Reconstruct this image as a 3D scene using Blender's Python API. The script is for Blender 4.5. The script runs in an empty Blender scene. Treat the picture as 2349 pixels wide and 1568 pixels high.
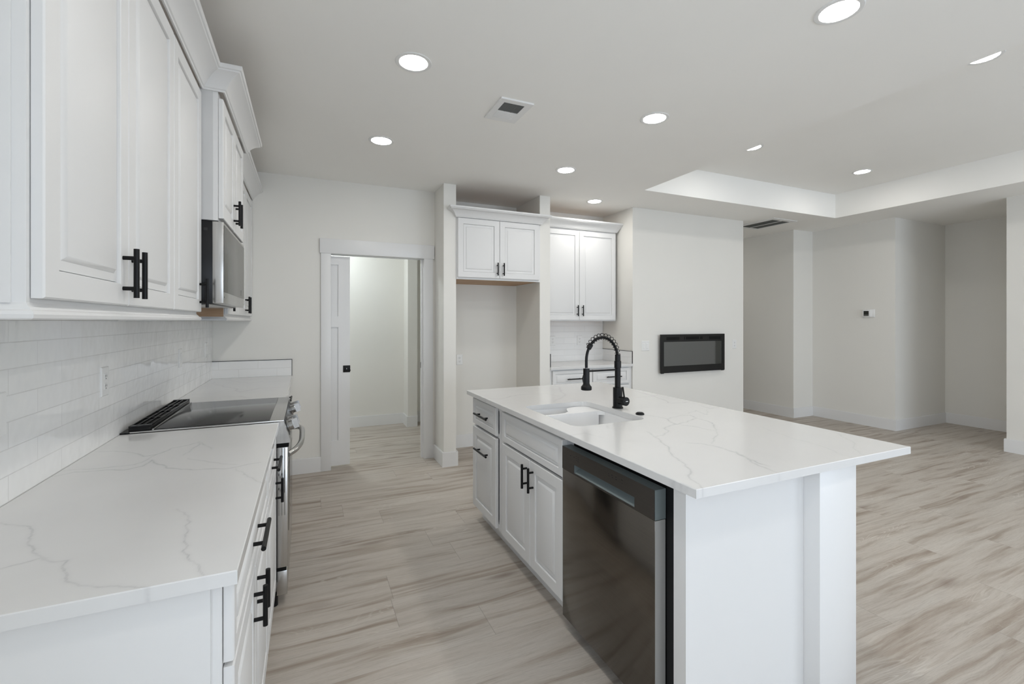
import bpy, bmesh, math, random
import numpy as np
from mathutils import Vector, Matrix

random.seed(7)
rng = np.random.default_rng(7)
scene = bpy.context.scene
COL = scene.collection
PI = math.pi

# ---------------------------------------------------------------- camera
CAM_Z, YAW, FPX = 1.4085, math.radians(24.1008), 1050.24
cd = bpy.data.cameras.new('camera')
cam = bpy.data.objects.new('camera', cd)
COL.objects.link(cam)
cam.location = (0, 0, CAM_Z)
cam.rotation_euler = (PI / 2, 0, -YAW)
cd.sensor_fit = 'HORIZONTAL'
cd.sensor_width = 36.0
cd.lens = 36.0 * FPX / 2349.0
cd.shift_x = 0.0
cd.shift_y = -(784.0 - 736.3) / 2349.0
cd.clip_start = 0.02
cd.clip_end = 100
scene.camera = cam

# ---------------------------------------------------------------- light and exposure
w = bpy.data.worlds.new('world')
scene.world = w
w.use_nodes = True
bgn = w.node_tree.nodes['Background']
bgn.inputs[0].default_value = (0.80, 0.88, 1.0, 1)
bgn.inputs[1].default_value = 1.2
scene.view_settings.view_transform = 'Standard'
scene.view_settings.look = 'None'
scene.view_settings.exposure = 0.06
scene.view_settings.gamma = 1.0
scene.view_settings.use_curve_mapping = False
scene.cycles.max_bounces = 12
scene.cycles.diffuse_bounces = 7
scene.cycles.glossy_bounces = 4
scene.cycles.transparent_max_bounces = 8
scene.cycles.caustics_reflective = False
scene.cycles.caustics_refractive = False
scene.cycles.sample_clamp_indirect = 6.0
scene.cycles.use_denoising = True
scene.cycles.use_adaptive_sampling = True
scene.cycles.adaptive_threshold = 0.025

LED_STRENGTH = 87.0
LED_COLOR = (1.0, 0.975, 0.93)
DAY_COLOR = (0.76, 0.87, 1.0)
DAY_WATTS = (50.0, 92.0, 44.0)


def daylight(name, x0, x1, z0, z1, y, watts, left=False):
    l = bpy.data.lights.new(name, 'AREA')
    l.shape = 'RECTANGLE'
    l.size, l.size_y = x1 - x0, z1 - z0
    l.energy = watts
    l.color = DAY_COLOR
    o = bpy.data.objects.new(name, l)
    COL.objects.link(o)
    if left:
        o.location = (y, (x0 + x1) / 2, (z0 + z1) / 2)
        o.rotation_euler = (-PI / 2, 0, PI / 2)  # shines towards +X
    else:
        o.location = ((x0 + x1) / 2, y, (z0 + z1) / 2)
        o.rotation_euler = (-PI / 2, 0, PI)      # shines towards +Y, into the room
    return o


Y_REAR = -3.1
WIN = [(0.5, 3.1, 0.05, 2.15), (3.9, 6.5, 0.55, 2.15)]
for i, (a, b, c, d) in enumerate(WIN):
    daylight('daylight', a, b, c, d, Y_REAR - 0.25, DAY_WATTS[i])
WIN_LEFT_ADDED = (-2.2, 0.2, 0.92, 2.15)       # y range, z range of an unseen left window, added to light left-facing fronts
daylight('daylight', *WIN_LEFT_ADDED, -0.95, DAY_WATTS[2], True)  # daylight of the added left window


# ---------------------------------------------------------------- node material helpers
def new_mat(name):
    m = bpy.data.materials.new(name)
    m.use_nodes = True
    nt = m.node_tree
    b = nt.nodes['Principled BSDF']
    return m, nt, b


def N(nt, t, **kw):
    n = nt.nodes.new(t)
    for k, v in kw.items():
        setattr(n, k, v)
    return n


def L(nt, a, b):
    nt.links.new(a, b)


def math_n(nt, op, a, b=None, c=None):
    n = N(nt, 'ShaderNodeMath', operation=op)
    for i, v in enumerate((a, b, c)):
        if v is None:
            continue
        if isinstance(v, (int, float)):
            n.inputs[i].default_value = v
        else:
            L(nt, v, n.inputs[i])
    return n.outputs[0]


def ramp(nt, fac, stops):
    r = N(nt, 'ShaderNodeValToRGB')
    L(nt, fac, r.inputs[0])
    el = r.color_ramp.elements
    while len(el) < len(stops):
        el.new(0.5)
    for e, (p, c) in zip(el, stops):
        e.position = p
        e.color = (c[0], c[1], c[2], 1)
    return r.outputs[0]


def mix_col(nt, fac, a, b, blend='MIX'):
    n = N(nt, 'ShaderNodeMix', data_type='RGBA', blend_type=blend)
    if isinstance(fac, (int, float)):
        n.inputs[0].default_value = fac
    else:
        L(nt, fac, n.inputs[0])
    for sock, v in ((n.inputs[6], a), (n.inputs[7], b)):
        if isinstance(v, tuple):
            sock.default_value = (v[0], v[1], v[2], 1)
        else:
            L(nt, v, sock)
    return n.outputs[2]


def noise(nt, vec, scale, detail=3, rough=0.55, dist=0.0):
    n = N(nt, 'ShaderNodeTexNoise')
    if vec is not None:
        L(nt, vec, n.inputs['Vector'])
    n.inputs['Scale'].default_value = scale
    n.inputs['Detail'].default_value = detail
    n.inputs['Roughness'].default_value = rough
    n.inputs['Distortion'].default_value = dist
    return n.outputs[0]


def bump(nt, b, h, strength, dist):
    n = N(nt, 'ShaderNodeBump')
    n.inputs['Strength'].default_value = strength
    n.inputs['Distance'].default_value = dist
    L(nt, h, n.inputs['Height'])
    L(nt, n.outputs[0], b.inputs['Normal'])


def world_pos(nt):
    return N(nt, 'ShaderNodeNewGeometry').outputs['Position']


def paint(name, col, rough=0.5, spec=0.5, var=0.015, bscale=180.0, bstr=0.05, metallic=0.0):
    """plain paint, plastic or metal with a faint procedural mottle and grain"""
    m, nt, b = new_mat(name)
    p = world_pos(nt)
    n = noise(nt, p, 2.3, 2)
    c0 = tuple(max(0, x * (1 - var)) for x in col)
    c1 = tuple(min(1, x * (1 + var)) for x in col)
    L(nt, ramp(nt, n, [(0.3, c0), (0.7, c1)]), b.inputs['Base Color'])
    b.inputs['Roughness'].default_value = rough
    b.inputs['Metallic'].default_value = metallic
    b.inputs['Specular IOR Level'].default_value = spec
    if bstr:
        bump(nt, b, noise(nt, p, bscale, 2), bstr, 0.001)
    return m


def emission(name, col, strength):
    m, nt, b = new_mat(name)
    b.inputs['Base Color'].default_value = (0.9, 0.9, 0.9, 1)
    b.inputs['Emission Color'].default_value = (*col, 1)
    b.inputs['Emission Strength'].default_value = strength
    return m


def brushed(name, col, rough=0.28, axis=1, streak=0.06, scale=300.0):
    m, nt, b = new_mat(name)
    p = world_pos(nt)
    mp = N(nt, 'ShaderNodeMapping')
    s = [scale, scale, scale]
    s[axis] = 3.0
    mp.inputs['Scale'].default_value = s
    L(nt, p, mp.inputs['Vector'])
    n = noise(nt, mp.outputs[0], 1.0, 2)
    c0 = tuple(x * (1 - streak) for x in col)
    c1 = tuple(min(1, x * (1 + streak)) for x in col)
    L(nt, ramp(nt, n, [(0.3, c0), (0.7, c1)]), b.inputs['Base Color'])
    b.inputs['Metallic'].default_value = 1.0
    b.inputs['Roughness'].default_value = rough
    return m


def floor_material():
    m, nt, b = new_mat('greige oak plank')
    p = world_pos(nt)
    sep = N(nt, 'ShaderNodeSeparateXYZ')
    L(nt, p, sep.inputs[0])
    X, Y = sep.outputs[0], sep.outputs[1]
    PW, PL = 0.2286, 1.52
    ry = math_n(nt, 'DIVIDE', math_n(nt, 'ADD', Y, -3.053), PW)
    row = math_n(nt, 'FLOOR', ry)
    fy = math_n(nt, 'FRACT', ry)
    wn = N(nt, 'ShaderNodeTexWhiteNoise', noise_dimensions='1D')
    L(nt, math_n(nt, 'ADD', row, 57.3), wn.inputs['W'])
    off = wn.outputs['Value']
    # butt joints read off the floor: plank row -> x of one end joint
    for k, x in ((-5, 0.775), (-3, 0.40), (-1, 0.722), (0, 1.006), (1, 0.488), (3, 0.097), (4, 1.02), (-7, 3.49), (-8, 2.49), (-9, 3.31)):
        hit = math_n(nt, 'COMPARE', row, float(k), 0.4)
        want = (-(x + 20.0) / PL) % 1.0
        off = math_n(nt, 'ADD', math_n(nt, 'MULTIPLY', off, math_n(nt, 'SUBTRACT', 1.0, hit)), math_n(nt, 'MULTIPLY', hit, want))
    rx = math_n(nt, 'ADD', math_n(nt, 'DIVIDE', math_n(nt, 'ADD', X, 20.0), PL), off)
    colm = math_n(nt, 'FLOOR', rx)
    fx = math_n(nt, 'FRACT', rx)
    cmb = N(nt, 'ShaderNodeCombineXYZ')
    L(nt, colm, cmb.inputs[0]); L(nt, row, cmb.inputs[1])
    wn2 = N(nt, 'ShaderNodeTexWhiteNoise', noise_dimensions='2D')
    L(nt, cmb.outputs[0], wn2.inputs['Vector'])
    rnd = wn2.outputs['Value']

    def space(sx, sy, sz, y=None):
        c_ = N(nt, 'ShaderNodeCombineXYZ')
        L(nt, math_n(nt, 'MULTIPLY', X, sx), c_.inputs[0])
        L(nt, math_n(nt, 'MULTIPLY', y if y is not None else Y, sy), c_.inputs[1])
        L(nt, math_n(nt, 'MULTIPLY', rnd, sz), c_.inputs[2])
        return c_.outputs[0]

    warp = noise(nt, space(1.6, 4.0, 19.0), 1.0, 2, 0.5)
    Yw = math_n(nt, 'ADD', Y, math_n(nt, 'MULTIPLY', math_n(nt, 'SUBTRACT', warp, 0.5), 0.075))
    broad = noise(nt, space(0.8, 13.0, 37.0, Yw), 1.25, 4, 0.55, 0.3)
    band2 = noise(nt, space(1.3, 26.0, 23.0, Yw), 1.3, 4, 0.6, 0.3)
    fine = noise(nt, space(7.0, 190.0, 51.0, Yw), 1.4, 3, 0.6)
    speck = noise(nt, space(28.0, 260.0, 31.0), 1.3, 2, 0.6)
    base = ramp(nt, broad, [(0.26, (0.255, 0.205, 0.165)), (0.38, (0.355, 0.305, 0.258)),
                            (0.485, (0.450, 0.407, 0.360)), (0.72, (0.505, 0.468, 0.423))])
    c = mix_col(nt, 0.75, base, ramp(nt, band2, [(0.26, (0.76, 0.735, 0.71)), (0.44, (0.98, 0.98, 0.98)), (0.7, (1.04, 1.04, 1.04))]), 'MULTIPLY')
    c = mix_col(nt, 0.75, c, ramp(nt, fine, [(0.30, (0.84, 0.82, 0.80)), (0.50, (1.0, 1.0, 1.0)), (0.7, (1.05, 1.05, 1.05))]), 'MULTIPLY')
    c = mix_col(nt, 0.6, c, ramp(nt, speck, [(0.28, (0.86, 0.85, 0.84)), (0.45, (1.0, 1.0, 1.0)), (0.72, (1.04, 1.04, 1.04))]), 'MULTIPLY')
    # cathedral figure: pale growth lines that follow the contours of the broad figure
    cath = noise(nt, space(1.1, 8.0, 43.0, Yw), 1.0, 2, 0.5, 0.5)
    rings = math_n(nt, 'SINE', math_n(nt, 'MULTIPLY', cath, 190.0))
    lines = ramp(nt, rings, [(0.55, (0, 0, 0)), (0.95, (1, 1, 1))])
    cmask = ramp(nt, noise(nt, space(1.2, 6.5, 61.0), 1.0, 1, 0.5), [(0.57, (0, 0, 0)), (0.68, (1, 1, 1))])
    c = mix_col(nt, math_n(nt, 'MULTIPLY', math_n(nt, 'MULTIPLY', lines, cmask), 0.30), c, (0.66, 0.63, 0.58))
    # knots
    vor = N(nt, 'ShaderNodeTexVoronoi')
    L(nt, space(1.5, 5.5, 11.0, Yw), vor.inputs['Vector'])
    vor.inputs['Scale'].default_value = 1.0
    kd = math_n(nt, 'ADD', vor.outputs['Distance'], math_n(nt, 'MULTIPLY', math_n(nt, 'SUBTRACT', band2, 0.5), 0.25))
    kmask = ramp(nt, kd, [(0.02, (0.75, 0.75, 0.75)), (0.20, (0, 0, 0))])
    c = mix_col(nt, kmask, c, (0.215, 0.165, 0.135))
    tone = math_n(nt, 'ADD', math_n(nt, 'MULTIPLY', rnd, 0.07), 0.965)
    tc = N(nt, 'ShaderNodeCombineXYZ')
    for i in range(3):
        L(nt, tone, tc.inputs[i])
    c = mix_col(nt, 1.0, c, tc.outputs[0], 'MULTIPLY')
    # joints
    ey = math_n(nt, 'MULTIPLY', math_n(nt, 'MINIMUM', fy, math_n(nt, 'SUBTRACT', 1.0, fy)), PW)
    ex = math_n(nt, 'MULTIPLY', math_n(nt, 'MINIMUM', fx, math_n(nt, 'SUBTRACT', 1.0, fx)), PL)
    jy = ramp(nt, math_n(nt, 'MULTIPLY', ey, 500.0), [(0.2, (0.22, 0.22, 0.22)), (0.6, (0, 0, 0))])
    jx = ramp(nt, math_n(nt, 'MULTIPLY', ex, 500.0), [(0.3, (0.55, 0.55, 0.55)), (0.8, (0, 0, 0))])
    jm = math_n(nt, 'MAXIMUM', jy, jx)
    c = mix_col(nt, jm, c, (0.16, 0.14, 0.12))
    L(nt, c, b.inputs['Base Color'])
    b.inputs['Roughness'].default_value = 0.45
    b.inputs['Specular IOR Level'].default_value = 0.35
    bump(nt, b, math_n(nt, 'SUBTRACT', math_n(nt, 'MULTIPLY', fine, 0.4), jm), 0.25, 0.001)
    return m


def tile_material(name, au, av, u0, v0, tl=0.30, th=0.0729):
    """glossy subway tile, courses along axis au, stacked along axis av"""
    m, nt, b = new_mat(name)
    p = world_pos(nt)
    sep = N(nt, 'ShaderNodeSeparateXYZ')
    L(nt, p, sep.inputs[0])
    cmb = N(nt, 'ShaderNodeCombineXYZ')
    L(nt, math_n(nt, 'SUBTRACT', sep.outputs[au], u0), cmb.inputs[0])
    L(nt, math_n(nt, 'SUBTRACT', sep.outputs[av], v0), cmb.inputs[1])
    br = N(nt, 'ShaderNodeTexBrick')
    L(nt, cmb.outputs[0], br.inputs['Vector'])
    br.inputs['Color1'].default_value = (0.82, 0.82, 0.815, 1)
    br.inputs['Color2'].default_value = (0.79, 0.79, 0.785, 1)
    br.inputs['Mortar'].default_value = (0.735, 0.73, 0.72, 1)
    br.inputs['Scale'].default_value = 1.0
    br.inputs['Mortar Size'].default_value = 0.0013
    br.inputs['Mortar Smooth'].default_value = 0.3
    br.inputs['Brick Width'].default_value = tl
    br.inputs['Row Height'].default_value = th
    L(nt, br.outputs['Color'], b.inputs['Base Color'])
    b.inputs['Roughness'].default_value = 0.07
    b.inputs['Specular IOR Level'].default_value = 0.6
    wav = noise(nt, p, 9.0, 2, 0.5)
    h = math_n(nt, 'ADD', math_n(nt, 'MULTIPLY', wav, 1.6), math_n(nt, 'MULTIPLY', br.outputs['Fac'], -0.45))
    bump(nt, b, h, 0.8, 0.003)
    return m


def quartz_material():
    m, nt, b = new_mat('white veined quartz')
    p = world_pos(nt)
    vd = N(nt, 'ShaderNodeAttribute', attribute_name='vein_distance').outputs['Fac']
    vs = N(nt, 'ShaderNodeAttribute', attribute_name='vein_strength').outputs['Fac']
    sharp = ramp(nt, vd, [(0.10, (1, 1, 1)), (0.42, (0, 0, 0))])
    soft = ramp(nt, vd, [(0.0, (0.32, 0.32, 0.32)), (1.0, (0, 0, 0))])
    mott = ramp(nt, noise(nt, p, 22.0, 4, 0.65), [(0.35, (0.35, 0.35, 0.35)), (0.62, (1, 1, 1))])
    v = math_n(nt, 'MULTIPLY', math_n(nt, 'MULTIPLY', math_n(nt, 'MAXIMUM', sharp, soft), vs), mott)
    cloud = noise(nt, p, 3.0, 3, 0.6)
    base = ramp(nt, cloud, [(0.3, (0.645, 0.643, 0.637)), (0.7, (0.67, 0.668, 0.663))])
    c = mix_col(nt, math_n(nt, 'MINIMUM', math_n(nt, 'MULTIPLY', v, 0.92), 0.85), base, (0.38, 0.38, 0.395))
    L(nt, c, b.inputs['Base Color'])
    b.inputs['Roughness'].default_value = 0.16
    b.inputs['Specular IOR Level'].default_value = 0.45
    return m


def glass_mat(name):
    m = bpy.data.materials.new(name)
    m.use_nodes = True
    nt = m.node_tree
    nt.nodes.clear()
    out = N(nt, 'ShaderNodeOutputMaterial')
    mx = N(nt, 'ShaderNodeMixShader')
    tr = N(nt, 'ShaderNodeBsdfTransparent')
    gl = N(nt, 'ShaderNodeBsdfGlossy')
    gl.inputs['Roughness'].default_value = 0.02
    lw = N(nt, 'ShaderNodeLayerWeight')
    lw.inputs['Blend'].default_value = 0.5
    fac = math_n(nt, 'ADD', math_n(nt, 'MULTIPLY', math_n(nt, 'POWER', lw.outputs['Facing'], 5.0), 0.9), 0.03)
    L(nt, fac, mx.inputs[0])
    L(nt, tr.outputs[0], mx.inputs[1])
    L(nt, gl.outputs[0], mx.inputs[2])
    L(nt, mx.outputs[0], out.inputs[0])
    return m


def wood_mat(name, c0, c1):
    m, nt, b = new_mat(name)
    p = world_pos(nt)
    mp = N(nt, 'ShaderNodeMapping')
    mp.inputs['Scale'].default_value = (3, 3, 40)
    L(nt, p, mp.inputs['Vector'])
    L(nt, ramp(nt, noise(nt, mp.outputs[0], 2.0, 3), [(0.3, c0), (0.7, c1)]), b.inputs['Base Color'])
    b.inputs['Roughness'].default_value = 0.6
    return m


M = dict(
    wall=paint('warm white wall paint', (0.755, 0.742, 0.705), 0.75, 0.25, 0.006, 260, 0.06),
    ceiling=paint('flat white ceiling paint', (0.875, 0.866, 0.838), 0.85, 0.2, 0.006, 260, 0.06),
    trim=paint('white trim enamel', (0.75, 0.75, 0.748), 0.35, 0.45, 0.004, 120, 0.02),
    cab=paint('white cabinet enamel', (0.715, 0.714, 0.710), 0.48, 0.30, 0.004, 140, 0.02),
    primer=paint('primed filler panel', (0.56, 0.56, 0.56), 0.6, 0.3, 0.05, 60, 0.1),
    rawwood=wood_mat('raw maple ply', (0.42, 0.26, 0.145), (0.50, 0.335, 0.21)),
    black=paint('matte black metal', (0.005, 0.005, 0.0055), 0.38, 0.22, 0.05, 200, 0.03),
    blackplastic=paint('black plastic', (0.005, 0.005, 0.006), 0.30, 0.3, 0.05, 200, 0.02),
    gap=paint('dark gap', (0.006, 0.006, 0.006), 0.8, 0.2, 0.0, 100, 0),
    steel=brushed('brushed stainless steel', (0.56, 0.555, 0.545), 0.27, 2),
    steelh=brushed('brushed stainless steel rail', (0.50, 0.495, 0.485), 0.24, 1),
    chrome=paint('polished chrome', (0.38, 0.38, 0.375), 0.16, 0.5, 0.01, 100, 0, 1.0),
    slate=brushed('dark slate stainless', (0.150, 0.137, 0.122), 0.15, 1, 0.05),
    slatetop=brushed('dark slate control strip', (0.130, 0.124, 0.120), 0.34, 1, 0.04),
    aluminium=paint('grey green aluminium edge', (0.175, 0.205, 0.207), 0.40, 0.5, 0.02, 200, 0.02, 0.0),
    edge=paint('steel edge with painted reflection', (0.46, 0.455, 0.44), 0.45, 0.5, 0.02, 200, 0.02, 0.25),  # pale colour stands in for the window mirrored in this edge
    cooktop=paint('black ceramic glass', (0.02, 0.02, 0.02), 0.12, 0.6, 0.0, 100, 0),
    mwglass=paint('grey mirror glass', (0.105, 0.103, 0.093), 0.24, 0.6, 0.0, 100, 0, 0.0),
    fireglass=paint('black fire screen glass', (0.006, 0.011, 0.012), 0.04, 0.5, 0.0, 100, 0),
    fireframe=paint('black glass surround', (0.008, 0.008, 0.008), 0.35, 0.3, 0.0, 100, 0),
    sink=paint('white composite sink', (0.80, 0.80, 0.80), 0.28, 0.5, 0.004, 150, 0.02),
    plate=paint('white plastic plate', (0.77, 0.77, 0.76), 0.35, 0.5, 0.0, 100, 0),
    slot=paint('dark slot', (0.03, 0.03, 0.03), 0.6, 0.3, 0.0, 100, 0),
    mark=paint('printed dark mark', (0.02, 0.02, 0.022), 0.5, 0.3, 0.0, 100, 0),
    markwhite=paint('printed white mark', (0.75, 0.75, 0.75), 0.4, 0.3, 0.0, 100, 0),
    ventdark=paint('dark vent cavity', (0.045, 0.047, 0.045), 0.8, 0.2, 0.0, 100, 0),
    ventgrey=paint('grey louvre blade', (0.16, 0.165, 0.155), 0.6, 0.3, 0.0, 100, 0),
    led=emission('lit lamp lens', LED_COLOR, LED_STRENGTH),
    pantry_lamp=emission('lit flush diffuser', (0.90, 0.98, 1.0), 60.0),
    glass=glass_mat('window glass'),
    lcd=paint('dark display', (0.02, 0.021, 0.018), 0.2, 0.5, 0.0, 100, 0),
    lcdlow=paint('grey display strip', (0.09, 0.09, 0.08), 0.3, 0.5, 0.0, 100, 0),
    floor=floor_material(),
    quartz=quartz_material(),
)
Z_C = 0.9125
M['fireglass'].node_tree.nodes['Principled BSDF'].inputs['IOR'].default_value = 2.35
M['tile_side'] = tile_material('white subway tile long wall', 1, 2, 0.061, Z_C)
M['tile_back'] = tile_material('white subway tile short wall', 0, 2, -0.70, Z_C)


# ---------------------------------------------------------------- mesh builder
class MB:
    def __init__(self):
        self.v, self.f, self.smooth = [], [], []

    def add(self, vs, fs, smooth=False):
        o = len(self.v)
        self.v += [tuple(p) for p in vs]
        for f in fs:
            self.f.append([i + o for i in f])
            self.smooth.append(smooth)
        return self

    def box(self, x0, y0, z0, x1, y1, z1, bev=0.0):
        x0, x1 = min(x0, x1), max(x0, x1)
        y0, y1 = min(y0, y1), max(y0, y1)
        z0, z1 = min(z0, z1), max(z0, z1)
        if bev <= 0:
            vs = [(x0, y0, z0), (x1, y0, z0), (x1, y1, z0), (x0, y1, z0),
                  (x0, y0, z1), (x1, y0, z1), (x1, y1, z1), (x0, y1, z1)]
            fs = [(0, 3, 2, 1), (4, 5, 6, 7), (0, 1, 5, 4), (1, 2, 6, 5), (2, 3, 7, 6), (3, 0, 4, 7)]
            return self.add(vs, fs)
        bm = bmesh.new()
        bmesh.ops.create_cube(bm, size=1)
        for v in bm.verts:
            v.co = Vector(((x0 + x1) / 2 + v.co.x * (x1 - x0), (y0 + y1) / 2 + v.co.y * (y1 - y0),
                           (z0 + z1) / 2 + v.co.z * (z1 - z0)))
        bmesh.ops.bevel(bm, geom=bm.edges[:], offset=bev, segments=2, profile=0.5, affect='EDGES')
        bm.verts.index_update()
        self.add([v.co[:] for v in bm.verts], [[v.index for v in f.verts] for f in bm.faces], True)
        bm.free()
        return self

    def tube(self, pts, r, seg=12, cap=True):
        """round tube along a polyline; r a number or one per point"""
        pts = [Vector(p) for p in pts]
        n = len(pts)
        rs = [r] * n if isinstance(r, (int, float)) else list(r)
        tang = []
        for i in range(n):
            a = pts[max(0, i - 1)]
            b = pts[min(n - 1, i + 1)]
            tang.append((b - a).normalized() if (b - a).length > 1e-9 else Vector((0, 0, 1)))
        ref = Vector((0, 0, 1)) if abs(tang[0].z) < 0.9 else Vector((1, 0, 0))
        u = tang[0].cross(ref).normalized()
        vs = []
        for i in range(n):
            t = tang[i]
            u = (u - t * u.dot(t)).normalized()
            w_ = t.cross(u)
            for k in range(seg):
                a = 2 * PI * k / seg
                vs.append(pts[i] + u * (math.cos(a) * rs[i]) + w_ * (math.sin(a) * rs[i]))
        fs = []
        for i in range(n - 1):
            for k in range(seg):
                k2 = (k + 1) % seg
                fs.append((i * seg + k, i * seg + k2, (i + 1) * seg + k2, (i + 1) * seg + k))
        self.add(vs, fs, True)
        if cap:
            self.add(vs[:seg], [tuple(range(seg - 1, -1, -1))])
            self.add(vs[-seg:], [tuple(range(seg))])
        return self

    def lathe(self, c, axis, prof, seg=32):
        """prof: list of (distance along axis, radius)"""
        c, t = Vector(c), Vector(axis).normalized()
        ref = Vector((0, 0, 1)) if abs(t.z) < 0.9 else Vector((1, 0, 0))
        u = t.cross(ref).normalized()
        w_ = t.cross(u)
        vs = []
        for (h, r) in prof:
            for k in range(seg):
                a = 2 * PI * k / seg
                vs.append(c + t * h + u * (math.cos(a) * max(r, 1e-5)) + w_ * (math.sin(a) * max(r, 1e-5)))
        fs = []
        for i in range(len(prof) - 1):
            for k in range(seg):
                k2 = (k + 1) % seg
                fs.append((i * seg + k, i * seg + k2, (i + 1) * seg + k2, (i + 1) * seg + k))
        self.add(vs, fs, True)
        return self

    def cyl(self, p0, p1, r, seg=16):
        return self.tube([p0, p1], r, seg)

    def prism(self, poly, axis, a0, a1):
        """poly: 2D outline, extruded along axis 'x','y' or 'z'"""
        def put(p, a):
            return {'x': (a, p[0], p[1]), 'y': (p[0], a, p[1]), 'z': (p[0], p[1], a)}[axis]
        n = len(poly)
        vs = [put(p, a0) for p in poly] + [put(p, a1) for p in poly]
        fs = [tuple(range(n)), tuple(range(2 * n - 1, n - 1, -1))]
        fs += [(i, (i + 1) % n, n + (i + 1) % n, n + i) for i in range(n)]
        return self.add(vs, fs)

    def sweep(self, path, prof, z, side=1):
        """sweep a profile (projection, height) along a plan polyline with mitred corners"""
        P2 = [Vector(p) for p in path]
        n = len(P2)
        dirs = [(P2[i + 1] - P2[i]).normalized() for i in range(n - 1)]
        nor = [Vector((d.y, -d.x)) * side for d in dirs]
        mit = []
        for i in range(n):
            if i == 0:
                mit.append(nor[0])
            elif i == n - 1:
                mit.append(nor[-1])
            else:
                s = nor[i - 1] + nor[i]
                mit.append(s / max(0.3, s.dot(nor[i])))
        vs = []
        k = len(prof)
        for i in range(n):
            for (p, h) in prof:
                q = P2[i] + mit[i] * p
                vs.append((q.x, q.y, z + h))
        fs = []
        for i in range(n - 1):
            for j in range(k):
                j2 = (j + 1) % k
                fs.append((i * k + j, i * k + j2, (i + 1) * k + j2, (i + 1) * k + j))
        fs.append(tuple(range(k)))
        fs.append(tuple(range(n * k - 1, (n - 1) * k - 1, -1)))
        return self.add(vs, fs, True)

    def panel(self, o, u, v, n, wd, ht, t, rings):
        """raised-panel front: rings of (inset, height above the front plane)"""
        o, u, v, n = Vector(o), Vector(u), Vector(v), Vector(n)
        R = [(0.0, -t), (0.0, -0.003), (0.003, 0.0)] + rings
        vs = []
        for (i, d) in R:
            for (a, b) in ((i, i), (wd - i, i), (wd - i, ht - i), (i, ht - i)):
                vs.append(o + u * a + v * b + n * d)
        fs = []
        for k in range(len(R) - 1):
            for j in range(4):
                j2 = (j + 1) % 4
                fs.append((4 * k + j, 4 * k + j2, 4 * k + 4 + j2, 4 * k + 4 + j))
        e = 4 * (len(R) - 1)
        fs.append((e, e + 1, e + 2, e + 3))
        fs.append((3, 2, 1, 0))
        return self.add(vs, fs)

    def build(self, name, mat, parent=None):
        me = bpy.data.meshes.new(name)
        off = Vector((0, 0, 0))
        p = parent
        while p is not None:
            off += Vector(p.location)
            p = p.parent
        me.from_pydata([tuple(Vector(q) - off) for q in self.v], [], self.f)
        me.polygons.foreach_set('use_smooth', self.smooth)
        bm = bmesh.new()
        bm.from_mesh(me)
        bmesh.ops.remove_doubles(bm, verts=bm.verts[:], dist=1e-6)
        bmesh.ops.recalc_face_normals(bm, faces=bm.faces[:])
        bm.to_mesh(me)
        bm.free()
        me.set_sharp_from_angle(angle=math.radians(32))
        me.materials.append(M[mat] if isinstance(mat, str) else mat)
        o = bpy.data.objects.new(name, me)
        COL.objects.link(o)
        if parent is not None:
            o.parent = parent
        return o


def thing(name, loc, label, cat, group=None):
    o = bpy.data.objects.new(name, None)
    o.empty_display_size = 0.05
    COL.objects.link(o)
    o.location = loc
    o['label'] = label
    o['category'] = cat
    if group:
        o['group'] = group
    return o


def tag(o, label, cat, group=None):
    o['label'] = label
    o['category'] = cat
    if group:
        o['group'] = group
    return o


def structure(o):
    o['kind'] = 'structure'
    return o


def copy_tree(o, parent=None):
    c = o.copy()
    COL.objects.link(c)
    if parent is not None:
        c.parent = parent
        c.matrix_parent_inverse = o.matrix_parent_inverse
    for ch in o.children:
        copy_tree(ch, c)
    return c


# ---------------------------------------------------------------- shell dimensions
H = 2.743
XT, XW = -0.7485, -0.757            # tile face and wall face on the left
Y_B = 4.66                          # pantry-door wall
Y_F = 4.3154                        # plane of the stub walls and the fireplace wall
Y_N = 4.91                          # back of the niches
XP0, XP1 = 1.206, 1.3305
XS0, XS1 = 2.2535, 2.378
XC = 3.4785
X_FR = 5.31

# floor
structure(MB().box(-0.95, -3.3, -0.1, 8.4, 7.3, 0).build('floor', 'floor'))

# ceiling with the raised tray over the living room
TX0, TX1, TY0, TY1, TZ = 3.137, 6.2475, -1.4, 3.7048, 3.0468
c = MB()
for (x0, y0, x1, y1) in ((-0.95, -3.3, TX0, 7.3), (TX1, -3.3, 8.4, 7.3), (TX0, TY1, TX1, 7.3), (TX0, -3.3, TX1, TY0)):
    c.box(x0, y0, H, x1, y1, TZ + 0.1)
c.box(TX0, TY0, TZ, TX1, TY1, TZ + 0.1)
structure(c.build('ceiling', 'ceiling'))

# walls
wl = MB()
l0, l1, lz0, lz1 = WIN_LEFT_ADDED
for (y0, y1, z0, z1) in ((-3.3, l0, 0, H), (l0, l1, 0, lz0), (l0, l1, lz1, H), (l1, 4.9, 0, H)):
    wl.box(-0.9, y0, z0, XW, y1, z1)
structure(wl.build('wall_left', 'wall'))
DX0, DX1, DZ = 0.185, 1.111, 2.075      # rough opening of the pantry door
wb = MB()
wb.box(XW, Y_B, 0, DX0, 4.69, H).box(XW, 4.748, 0, DX0, 4.78, H)   # two skins of the pocket
wb.box(XW, 4.69, 2.085, DX0, 4.748, H)
wb.box(DX0, Y_B, DZ, DX1, 4.78, H).box(DX1, Y_B, 0, XP0, 4.78, H)
structure(wb.build('wall_back', 'wall'))
structure(MB().box(XP0, Y_F, 0, XP1, 5.02, H).build('wall_stub_left', 'wall'))
structure(MB().box(XS0, Y_F, 0, XS1, Y_N, H).build('wall_stub_right', 'wall'))
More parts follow.
